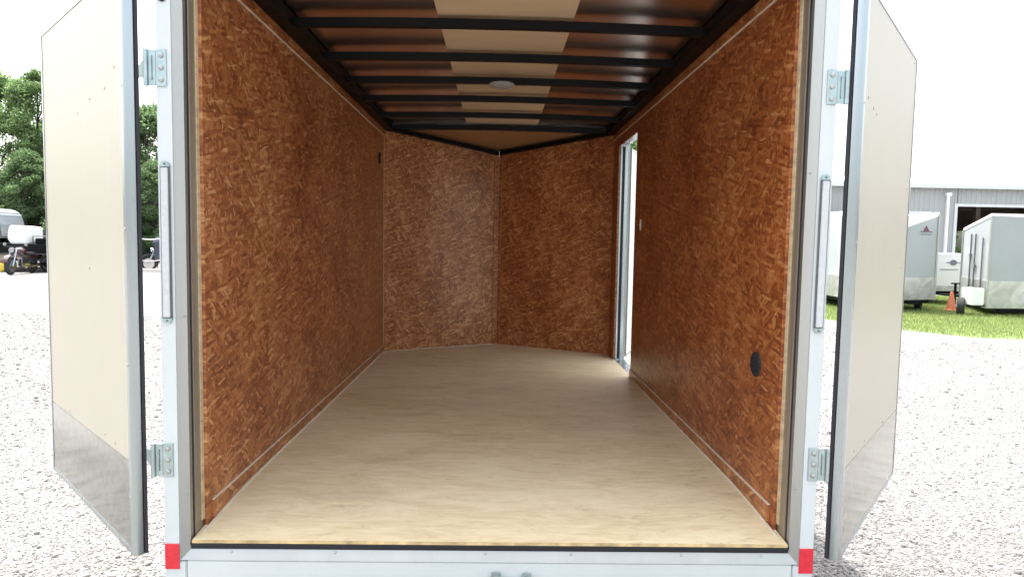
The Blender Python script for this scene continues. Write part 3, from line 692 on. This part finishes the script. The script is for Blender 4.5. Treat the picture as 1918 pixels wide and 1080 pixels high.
vis = [(-30.5, 39.0, 0, 1.02, 'broad leafy tree at the left edge of the tree line'),
       (-26.9, 38.2, 2, 0.93, 'tallest bright green tree beside the left barn door'),
       (-24.2, 40.0, 1, 1.0, 'dark green tree half behind the left barn door'),
       (-20.4, 38.0, 3, 1.10, 'green tree seen between left barn door and post'),
       (-28.8, 34.8, 3, 0.70, 'low dense tree behind the black flatbed trailer'),
       (-25.6, 35.0, 1, 0.62, 'low dark tree behind the ribbed grey container'),
       (-18.8, 35.2, 3, 0.66, 'low tree rising behind the roped-off motorcycle')]
for i, (x, y, v, s, lb) in enumerate(vis): tree(x, y, v, s, i*1.3, lb, GT)
hid = [(-34.5, 38.5, 1, 1.0, 'dark tree at the far left end of the tree line'), (-17.0, 39.0, 2, 0.9, 'tall tree directly behind the left-hand post of the trailer'), (-13.0, 38.5, 0, 0.9, 'right-end tree of the row, behind the trailer wall'),
       (-22.6, 34.6, 3, 0.66, 'small bushy tree wholly behind the left barn door'), (-33.0, 35.0, 3, 0.7, 'small bushy tree beyond the grey van')]
for i, (x, y, v, s, lb) in enumerate(hid): tree(x, y, v, s, i*2.1+0.4, lb, GT)
tree(9.0, 40, 2, 1.0, 0.3, 'green tree top seen through the open side door', None)
tree(36.5, 52, 3, 0.55, 1.3, 'green tree seen through the opening at the back of the warehouse', None)
# undergrowth filling the foot of the tree line
def hedge():
    rng = np.random.RandomState(11); n = 42000
    x = rng.uniform(-42, -6, n); y = rng.uniform(36.5, 42, n); z = np.abs(rng.normal(0, 1.5, n))
    p = np.stack([x, y, z], 1); nn = rng.normal(0, 1, (n, 3)); nn /= np.linalg.norm(nn, axis=1)[:, None]
    u = np.cross(nn, rng.normal(0, 1, (n, 3))); u /= np.linalg.norm(u, axis=1)[:, None]; v = np.cross(nn, u); s = rng.uniform(0.10, 0.22, (n, 1))
    co = np.stack([p-u*s, p+v*s*0.6, p+u*s, p-v*s*0.6], 1).reshape(-1, 3)
    o = bpy.data.objects.new('undergrowth', big_mesh('undergrowth', co, 4, np.arange(4*n), M['leaf_b'])); C.objects.link(o)
    tag(o, 'dark leafy undergrowth along the foot of the tree line', None, None, 'stuff')
hedge()

# ------------------------------------------------------------------ warehouse
WH = empty('warehouse', (22, 30, 0), label='long pale grey metal warehouse with dark open bay, behind the parked trailers', cat='building')
def ribbed(x0, x1, z0, z1, y=0.0, pitch=0.25):
    m = MB(); xs = [x0]; ys = [0.0]; x = x0
    while x < x1-1e-6:
        for dx, dy in ((pitch*0.6, 0.0), (pitch*0.7, -0.03), (pitch*0.9, -0.03), (pitch, 0.0)):
            xs.append(min(x1, x+dx)); ys.append(dy)
        x += pitch
    vs = []; 
    for a, b in zip(xs, ys): vs += [(a, y+b, z0), (a, y+b, z1), (a, y+0.06, z0), (a, y+0.06, z1)]
    n = len(xs); fs = []
    for i in range(n-1):
        k = 4*i; fs += [(k, k+4, k+5, k+1), (k+2, k+3, k+7, k+6), (k, k+2, k+6, k+4), (k+1, k+5, k+7, k+3)]
    return m.add(vs, fs)
EA = 4.47
for a, b, z0, z1 in ((-12, 0.30, 0, EA), (0.30, 9.2, 3.56, EA), (9.2, 26, 0, EA)):
    ribbed(a, b, z0, z1).build('wall_siding', M['siding'], WH)
MB().box(-12.2, 26.2, -0.32, -0.22, EA-0.06, EA+0.10).box(-12.2, 26.2, -0.2195, 0.05, EA+0.001, EA+0.09).build('eave_gutter', M['sidingtrim'], WH)
rf = MB(); rf.loft([(-12.3, -0.30, EA+0.105), (-12.3, 9, EA+1.3), (-12.3, 18.3, EA+0.105), (-12.3, 18.3, EA+0.02+0.11), (-12.3, 9, EA+1.42), (-12.3, -0.30, EA+0.20)],
                   [(26.3, -0.30, EA+0.105), (26.3, 9, EA+1.3), (26.3, 18.3, EA+0.105), (26.3, 18.3, EA+0.13), (26.3, 9, EA+1.42), (26.3, -0.30, EA+0.20)])
rf.build('roof', M['roofwhite'], WH)
MB().box(-0.30, -0.18, -0.16, -0.05, 0.3, 4.05).box(-0.36, -0.12, -0.20, -0.04, 4.051, 4.2).build('downspout', M['roofwhite'], WH)
MB().box(0.16, 0.30, -0.06, -0.031, 0, 3.70).box(0.301, 9.2, -0.06, -0.031, 3.56, 3.70).build('bay_trim', M['sidingtrim'], WH)
# closed roller door with pale frame
rd = MB().box(-4.0, -1.15, -0.05, -0.032, 0, 3.18).build('roller_door', M['siding'], WH)
MB().box(-4.1, -1.0, -0.075, -0.051, 3.181, 3.30).box(-1.149, -1.0, -0.075, -0.051, 0, 3.18).box(-4.1, -4.001, -0.075, -0.051, 0, 3.18).build('door_frame', M['sidingtrim'], rd)
sm = MB()
for k in range(11): sm.box(-3.99, -1.16, -0.062, -0.0505, 0.25+k*0.27, 0.265+k*0.27)
sm.build('door_rib', M['greyplastic'], rd)
# darker band (porch beam) left, seen between post and door
MB().box(-8.0, -4.5, -1.2, -0.08, 2.86, 3.02).build('canopy_beam', M['greyplastic'], WH)
# interior box
ib = MB(); ib.box(-12, 26, 18.0, 18.06, 2.9, EA); ib.box(-12, 12.3, 18.0, 18.06, 0, 2.9); ib.box(13.6, 26, 18.0, 18.06, 0, 2.9)
ib.box(12.3, 13.6, 18.0, 18.06, 0, 1.3)
ib.box(-12, -11.94, 0.07, 17.99, 0, EA); ib.box(25.94, 26, 0.07, 17.99, 0, EA)
ib.build('rear_wall', M['inside'], WH)
MB().box(-11.9, 25.9, 0.1, 17.9, 0.008, 0.02).build('slab_floor', M['inside'], WH)
MB().box(-11.9, 25.9, 0.1, 17.9, EA-0.03, EA+0.0).build('inner_ceiling', M['inside'], WH)
for x in (2.0, 5.6, 8.9): MB().box(x, x+0.25, 6, 6.25, 0.021, EA-0.031).build('column', M['inside'], WH)

# ------------------------------------------------------------------ parked trailers on the verge
def enclosed(name, loc, rz, foot, z0, ztop, zkick, mat, label, cat='trailer', group='enclosed trailers parked on the grass', wheels=(), cap=0.10):
    """foot: footprint corners (ccw), ztop per corner"""
    t = empty(name, loc, rz, label=label, cat=cat, group=group)
    MB().pz(foot, zkick, ztop).build('body', M[mat], t)
    c = np.mean(np.array(foot), 0); gp = [((x-c[0])*1.006+c[0], (y-c[1])*1.006+c[1]) for x, y in foot]
    MB().pz(gp, z0, zkick+0.002).build('lower_panel', M['tread'], t)
    tb = MB(); n = len(gp)
    tb.loft([(x, y, ztop[i]-cap[i] if isinstance(cap, (list, tuple)) else ztop[i]-cap) for i, (x, y) in enumerate(gp)], [(x, y, ztop[i]+0.03) for i, (x, y) in enumerate(gp)])
    tb.build('roof', M['roofwhite'], t)
    for i, (x, y) in enumerate(gp): MB().cyl((x, y, z0), (x, y, ztop[i]-0.02), 0.022, 0.022, 8).build('corner_trim', M['alu'], t)
    gp2 = [((x-c[0])*0.93+c[0], (y-c[1])*0.97+c[1]) for x, y in foot]
    MB().pz(gp2, z0-0.09, z0-0.002).build('chassis', M['black'], t)
    for (wx, wy, ax) in wheels: wheel(t, (wx, wy, 0.33), ax, 0.33, 0.2)
    return t
# A: wedge-nosed trailer, nose towards the camera, half hidden by the right barn door
A = enclosed('enclosed_trailer', (9.25, 12.95, 0), R(-3), [(-1.1, 0.55), (-0.05, 0.0), (1.05, 0.45), (1.05, 5.2), (-1.1, 5.2)], 0.28, [2.30, 2.16, 2.30, 2.30, 2.30], 0.80, 'tgrey',
             'grey wedge-nosed trailer with maroon arrowhead mark, beside the right barn door', wheels=[(-1.0, 3.6, (-1, 0, 0)), (1.0, 3.6, (1, 0, 0))], cap=[0.10, 0.26, 0.06, 0.06, 0.06])
AF = math.atan2(0.45, 1.10)
def on_facet(tri, name, mat, parent, o0, ang, off):
    m = MB(); m.loft([(x, -off, z) for x, z in tri], [(x, -off-0.004, z) for x, z in tri]); return m.build(name, M[mat], parent, o0, ang)
o0 = (-0.05, 0.0, 0)
dk = on_facet([(0.70, 1.86), (0.80, 2.01), (0.90, 1.86), (0.855, 1.86), (0.80, 1.945), (0.745, 1.86)], 'logo', 'mark', A, o0, AF, 0.012)
on_facet([(0.775, 1.855), (0.80, 1.91), (0.825, 1.855)], 'logo_centre', 'mark', A, o0, AF, 0.012)
on_facet([(0.60, 1.875), (0.74, 1.875), (0.74, 1.860), (0.60, 1.860)], 'logo_wing', 'mark', A, o0, AF, 0.012)
on_facet([(0.86, 1.875), (1.0, 1.875), (1.0, 1.860), (0.86, 1.860)], 'logo_wing', 'mark', A, o0, AF, 0.012)
on_facet([(0.62, 1.815), (0.98, 1.815), (0.98, 1.80), (0.62, 1.80)], 'logo_lettering', 'markgrey', A, o0, AF, 0.012)
MB().box(0.83, 1.08, 0.62, 1.25, 0.32, 0.75).build('fender', M['roofwhite'], A, bevel=0.04)
wheel(A, (0.90, 0.80, 0.2), (-0.81, 0.58, 0), 0.2, 0.16)
MB().box(0.2, 0.5, 0.0, 0.02, 0.19, 0.27).box(-0.75, -0.45, 0.2, 0.22, 0.19, 0.27).build('bumper_step', M['black'], A)
# D: silver trailer further left, seen between right post and door
D_ = enclosed('enclosed_trailer', (8.55, 15.6, 0), R(2), [(-1.05, 0), (1.05, 0), (1.05, 4.2), (-1.05, 4.2)], 0.30, [2.02]*4, 0.85, 'vangrey',
              'silver trailer with barred rear doors, just right of the right-hand post', wheels=[(-0.95, 2.2, (-1, 0, 0)), (0.95, 2.2, (1, 0, 0))], cap=0.12)
MB().cyl((0.60, -0.03, 0.4), (0.60, -0.03, 1.85), 0.02, 0.02, 8).cyl((0.90, -0.03, 0.4), (0.90, -0.03, 1.85), 0.02, 0.02, 8).box(0.45, 0.95, -0.05, -0.012, 1.35, 1.40).box(0.45, 0.95, -0.05, -0.012, 0.95, 1.0).build('lock_bar', M['black'], D_)
MB().box(0.42, 0.82, -0.02, -0.012, 1.05, 1.30).build('door_window', M['glass'], D_)
MB().box(0.985, 1.02, -0.05, -0.013, 0.35, 1.85).build('marker_strip', M['orange'], D_)
# B: small white cargo trailer behind
B_ = enclosed('utility_trailer', (11.85, 15.3, 0), R(8), [(-0.55, 0), (0.75, 0), (0.75, 2.4), (-0.55, 2.4)], 0.36, [1.34]*4, 0.50, 'twhite',
              'small low white cargo trailer with grey cross mark, between the two large trailers', wheels=[(-0.5, 1.4, (-1, 0, 0)), (0.70, 1.4, (1, 0, 0))], cap=0.03)
MB().box(-0.53, -0.44, -0.012, -0.0085, 1.12, 1.22).build('marker_lamp', M['bluegrey'], B_)
MB().box(-0.12, 0.42, -0.012, -0.0085, 0.925, 0.945).build('lettering_line', M['markgrey'], B_)
st = MB(); st.loft([(x, -0.009, z) for x, z in ((0.14, 1.12), (0.22, 1.19), (0.32, 1.19), (0.40, 1.12), (0.32, 1.05), (0.22, 1.05))], [(x, -0.013, z) for x, z in ((0.14, 1.12), (0.22, 1.19), (0.32, 1.19), (0.40, 1.12), (0.32, 1.05), (0.22, 1.05))]); st.box(0.05, 0.135, -0.013, -0.009, 1.11, 1.13); st.box(0.405, 0.50, -0.013, -0.009, 1.11, 1.13)
st.build('logo', M['markgrey'], B_)
MB().box(-0.52, -0.30, -0.016, -0.009, 0.56, 0.62).box(-0.45, -0.25, -0.05, -0.009, 0.40, 0.47).build('tail_lamp', M['mark'], B_)
tb = MB(); tb.cyl((-0.3, -0.01, 0.30), (-0.55, -1.1, 0.32), 0.03, 0.03, 8); tb.cyl((0.3, -0.01, 0.30), (-0.55, -1.1, 0.32), 0.03, 0.03, 8); tb.cyl((-0.5, -0.95, 0.02), (-0.5, -0.95, 0.62), 0.03, 0.03, 8); tb.cyl((-0.62, -0.95, 0.62), (-0.38, -0.95, 0.62), 0.02, 0.02, 6)
tb.build('tongue', M['black'], B_)
# C: large silver trailer on the right
C_ = enclosed('enclosed_trailer', (10.93, 12.45, 0), R(0), [(0, 0), (6.2, 0.55), (6.05, 2.9), (0.98, 2.25)], 0.17, [2.25, 2.25, 2.25, 1.99], 0.78, 'tgrey',
              'large silver-grey trailer at the right edge, side towards the yard', wheels=[(1.95, 0.42, (0.088, -0.996, 0)), (2.75, 0.49, (0.088, -0.996, 0))], cap=[0.03, 0.12, 0.10, 0.03])
CA = math.atan2(0.55, 6.2)
fd = MB(); pts = [(1.05, 0.28)] + [(1.20+0.0, 0.50), (1.32, 0.66), (1.55, 0.76), (3.1, 0.76), (3.35, 0.66), (3.5, 0.50), (3.6, 0.28)]
fd.loft([(x, -0.03, z) for x, z in pts], [(x, -0.24, z) for x, z in pts]); fd.build('fender', M['tread'], C_, (0, 0, 0), CA)
CB = math.atan2(2.25, 0.98)
hd = MB()
for x in (1.15, 1.55): hd.cyl((x, 0.03, 0.45), (x, 0.03, 1.85), 0.018, 0.018, 8)
hd.box(1.05, 1.20, 0.015, 0.05, 1.05, 1.12); hd.box(1.5, 1.62, 0.015, 0.05, 1.30, 1.38); hd.box(0.5, 0.54, 0.015, 0.04, 0.4, 1.75)
hd.build('lock_bar', M['greyplastic'], C_, (0, 0, 0), CB)
MB().box(-0.40, -0.13, -0.10, 0.30, 0.24, 0.62).build('fender_box', M['twhite'], C_, bevel=0.015)
wheel(C_, (-0.50, 0.12, 0.2), (-0.81, 0.58, 0), 0.2, 0.16)
MB().box(-0.35, 0.3, 0.1, 0.16, 0.20, 0.25).build('cross_member', M['black'], C_)
# cone
cn = MB().lathe((10.86, 13.5, 0.03), (0, 0, 1), [(0, 0.13), (0.02, 0.11), (0.42, 0.03), (0.43, 0.025)], 16).box(10.70, 11.02, 13.34, 13.66, 0.004, 0.03).build('traffic_cone', M['orange'])
tag(cn, 'orange traffic cone on the grass between two parked trailers', 'cone')
# dark car inside the bay
cr = empty('parked_car', (27.0, 40.0, 0.02), R(0), label='dark blue car parked inside the open warehouse bay', cat='car')
bd = MB(); prof = [(-2.2, 0.35), (-2.2, 0.85), (-1.6, 0.98), (-1.0, 1.45), (0.7, 1.48), (1.3, 1.0), (2.1, 0.88), (2.2, 0.4)]
bd.loft([(x, -0.85, z) for x, z in prof], [(x, 0.85, z) for x, z in prof]); bd.build('body', M['bluegrey'], cr, bevel=0.05)
MB().loft([(-1.3, -0.856, 1.03), (-0.92, -0.856, 1.38), (0.62, -0.856, 1.40), (1.05, -0.856, 1.03)], [(-1.3, -0.852, 1.03), (-0.92, -0.852, 1.38), (0.62, -0.852, 1.40), (1.05, -0.852, 1.03)]).build('window', M['glass'], cr)
for x in (-1.35, 1.35):
    for s_ in (-1, 1): wheel(cr, (x, s_*0.78, 0.32), (0, s_, 0), 0.32, 0.2)

# ------------------------------------------------------------------ left: parked equipment in front of the trees
kb = MB().box(-24, -11.6, 24.55, 24.8, 0.002, 0.13).build('kerb', M['kerb']); tag(kb, 'low pale concrete kerb at the far edge of the yard', None, None, 'structure')
# flatbed
FB = empty('flatbed_trailer', (-18.6, 23.0, 0), R(1), label='long black flatbed trailer loaded with vehicles at far left', cat='trailer')
MB().box(-3.6, 2.9, 0.0, 0.10, 0.66, 1.05).box(-3.6, 2.9, 2.0, 2.1, 0.66, 1.05).box(-3.6, 2.9, 0.101, 1.999, 0.66, 0.74).build('side_rail', M['black'], FB)
MB().box(-3.6, 2.9, 0.11, 1.99, 0.745, 1.04).build('deck', M['rubber'], FB)
MB().box(-3.5, 2.8, -0.01, -0.001, 0.68, 0.70).build('rub_rail', M['greyplastic'], FB)
pn = MB().box(-0.9, 0.55, 0.2, 0.9, 0.33, 0.655).build('tool_box', M['galv'], FB, bevel=0.02)
for i in range(8):
    x = -2.0+i*0.55
    MB().box(x, x+0.27, -0.015, -0.002, 0.30, 0.34).build('reflective_tape', M['red'] if i % 2 == 0 else M['whiteplastic'], FB)
MB().box(-3.4, 2.8, 0.0, 0.08, 0.28, 0.37).build('lower_rail', M['black'], FB)
for x in (-3.05, -2.25, 1.75, 2.35):
    wheel(FB, (x, 0.25, 0.33), (0, -1, 0), 0.33, 0.22)
for x in (0.15, 2.05):
    MB().lathe((x, -0.02, 0.18), (0, -1, 0), [(0, 0.17), (0.04, 0.17), (0.06, 0.12), (0.06, 0.02)], 14).build('wheel_chock', M['yellow'], FB)
# van on the flatbed at the frame edge
VN = empty('van', (-20.25, 23.5, 1.055), 0, label='grey van riding on the flatbed, cut by the left edge', cat='van')
vp = [(-2.6, 0.2), (-2.6, 1.15), (-2.3, 1.32), (1.0, 1.32), (1.30, 1.15), (1.42, 0.72), (1.46, 0.2)]
MB().loft([(x, 0, z) for x, z in vp], [(x, 1.4, z) for x, z in vp]).build('body', M['vangrey'], VN, bevel=0.06)
MB().loft([(0.2, -0.006, 0.70), (0.2, -0.006, 1.18), (1.0, -0.006, 1.18), (1.18, -0.006, 1.05), (1.28, -0.006, 0.70)], [(0.2, -0.001, 0.70), (0.2, -0.001, 1.18), (1.0, -0.001, 1.18), (1.18, -0.001, 1.05), (1.28, -0.001, 0.70)]).build('window', M['glass'], VN)
MB().box(-1.0, 1.44, -0.01, -0.001, 0.40, 0.50).build('side_stripe', M['mark'], VN)
for x in (-1.8, 0.7):
    for yy, s_ in ((0.1, -1), (1.3, 1)): wheel(VN, (x, yy, 0.25), (0, s_, 0), 0.25, 0.18)
# white tank
TK = MB(); tp = [(-0.40, 0.18), (-0.28, 0.0), (0.32, 0.0), (0.34, 0.06), (0.34, 0.61), (0.30, 0.65), (-0.31, 0.69), (-0.38, 0.45)]
TK.loft([(x, 0, z) for x, z in tp], [(x, 0.9, z) for x, z in tp])
tk = TK.build('water_tank', M['whiteplastic'], None, (-18.05, 23.35, 1.05), 0, bevel=0.03); tag(tk, 'white plastic tank sitting on the flatbed beside the van', 'tank')
# ribbed container
CT = empty('shipping_container', (-17.9, 26.4, 0.0), 0, label='grey ribbed container with white end, behind the flatbed', cat='container')
ribbed(-1.3, 0.55, 0.0, 1.62, 0, 0.12).build('wall_siding', M['dullgrey'], CT)
MB().box(-1.3, 0.55, 0.07, 2.0, 0.0, 1.60).build('body', M['greyplastic'], CT)
MB().box(0.56, 1.5, -0.03, 2.0, 0.0, 1.66).build('end_door', M['vangrey'], CT, bevel=0.01)
en = empty('generator', (-17.35, 23.6, 1.045), 0, label='small black generator on the flatbed between tank and container', cat='generator')
MB().box(-0.25, 0.2, 0, 0.5, 0.0, 0.22).build('body', M['black'], en, bevel=0.03)
MB().tube([(-0.3, -0.02, 0.0), (-0.3, -0.02, 0.3), (0.22, -0.02, 0.3), (0.22, -0.02, 0.0)], 0.018, 6).build('frame', M['greyplastic'], en)
# motorcycles
def motorcycle(loc, rz, label, paint):
    m = empty('motorcycle', loc, rz, label=label, cat='motorcycle', group='motorcycles on show at the far edge')
    for x in (0.68, -0.68):
        t = MB().lathe((x, -0.06, 0.31), (0, 1, 0), [(0, 0.22), (0.015, 0.30), (0.06, 0.31), (0.105, 0.30), (0.12, 0.22)], 22).build('wheel', M['tyre'], m, smooth=True)
        MB().lathe((x, -0.065, 0.31), (0, 1, 0), [(0, 0.21), (0.05, 0.05), (0.08, 0.05), (0.13, 0.21)], 18).build('rim', M['chrome'], t)
    MB().cyl((0.70, -0.09, 0.31), (0.42, -0.09, 0.92), 0.025, 0.025, 8).cyl((0.70, 0.09, 0.31), (0.42, 0.09, 0.92), 0.025, 0.025, 8).build('fork', M['chrome'], m)
    fp = [(0.95*math.cos(a)*0.38, 0.36*math.sin(a)) for a in np.linspace(R(20), R(150), 9)]
    fm = MB()
    for (a, b), (c, d) in zip(fp[:-1], fp[1:]): fm.add([(0.68+a, -0.08, 0.31+b), (0.68+c, -0.08, 0.31+d), (0.68+c, 0.08, 0.31+d), (0.68+a, 0.08, 0.31+b), (0.68+a, -0.08, 0.335+b), (0.68+c, -0.08, 0.335+d), (0.68+c, 0.08, 0.335+d), (0.68+a, 0.08, 0.335+b)], [(0,3,2,1),(4,5,6,7),(0,1,5,4),(2,3,7,6),(1,2,6,5),(0,4,7,3)])
    fm.build('front_fender', M[paint], m)
    MB().lathe((0.05, 0, 0.80), (1, 0, 0.1), [(-0.28, 0.05), (-0.2, 0.12), (0.0, 0.15), (0.2, 0.12), (0.28, 0.06)], 16).build('fuel_tank', M[paint], m, smooth=True)
    MB().box(-0.22, 0.25, -0.17, 0.17, 0.25, 0.60).build('engine', M['chrome'], m, bevel=0.04)
    MB().box(-0.75, -0.22, -0.13, 0.13, 0.66, 0.76).build('seat', M['rubber'], m, bevel=0.03)
    MB().box(-0.95, -0.45, -0.10, 0.10, 0.56, 0.655).build('rear_fender', M[paint], m, bevel=0.03)
    MB().tube([(0.30, -0.38, 0.98), (0.42, -0.15, 0.97), (0.42, 0.15, 0.97), (0.30, 0.38, 0.98)], 0.016, 6).build('handlebar', M['black'], m)
    MB().lathe((0.50, 0, 0.86), (1, 0, 0), [(0, 0.05), (0.05, 0.09), (0.10, 0.09), (0.11, 0.01)], 14).build('headlight', M['chrome'], m, smooth=True)
    for s_ in (-1, 1):
        MB().lathe((0.33, s_*0.34, 1.06), (1, 0, 0), [(0, 0.055), (0.015, 0.055)], 12).build('mirror', M['chrome'], m)
        MB().cyl((0.34, s_*0.31, 0.98), (0.335, s_*0.34, 1.04), 0.008, 0.008, 5).build('mirror_stem', M['black'], m)
    MB().cyl((0.0, 0.16, 0.25), (-0.85, 0.20, 0.30), 0.04, 0.05, 10).build('exhaust', M['chrome'], m)
    return m
motorcycle((-17.0, 22.0, 0), R(-82), 'dark red motorcycle facing the camera in front of the black flatbed', 'maroon')
motorcycle((-13.6, 25.6, 0.0), R(195), 'dark motorcycle with chrome wheels behind the rope by the left post', 'bluegrey')
# sign
sg = empty('sign', (-17.15, 21.6, 0), 0, label='small blank white sign on a short post before the flatbed', cat='sign')
MB().cyl((0, 0.03, 0), (0, 0.03, 0.42), 0.018, 0.018, 8).build('post', M['galv'], sg)
MB().box(-0.17, 0.17, 0, 0.012, 0.20, 0.44).build('sign_panel', M['whiteplastic'], sg, bevel=0.003)
# rope fence
RF = empty('rope_fence', (-13.6, 24.2, 0), 0, label='pale pink rope fence on thin white posts by the left post', cat='fence')
for x in (-1.9, -0.42, 0.44, 1.9): MB().cyl((x, 0, 0), (x, 0, 1.42), 0.022, 0.022, 8).build('post', M['twhite'], RF)
for z, rr_ in ((1.34, 0.018), (0.50, 0.012)):
    m = MB()
    for a, b in ((-1.9, -0.42), (-0.42, 0.44), (0.44, 1.9)): m.tube([(a+(b-a)*t, -0.03, z-0.05*math.sin(math.pi*t)) for t in np.linspace(0, 1, 6)], rr_, 6)
    m.build('rope', M['rope'], RF)
sgn = empty('patio_umbrella', (-13.75, 25.1, 0), 0, label='folded dark umbrella standing behind the rope fence', cat='umbrella')
MB().cyl((0, 0, 0), (0, 0, 1.42), 0.02, 0.02, 8).build('pole', M['black'], sgn)
MB().lathe((0, 0, 0.45), (0, 0, 1), [(0, 0.08), (0.2, 0.12), (0.75, 0.17), (0.93, 0.05), (0.97, 0.02)], 10).build('canopy', M['bluegrey'], sgn)
MB().cyl((0, 0, 0.0), (0, 0, 0.05), 0.2, 0.2, 14).build('base', M['kerb'], sgn)
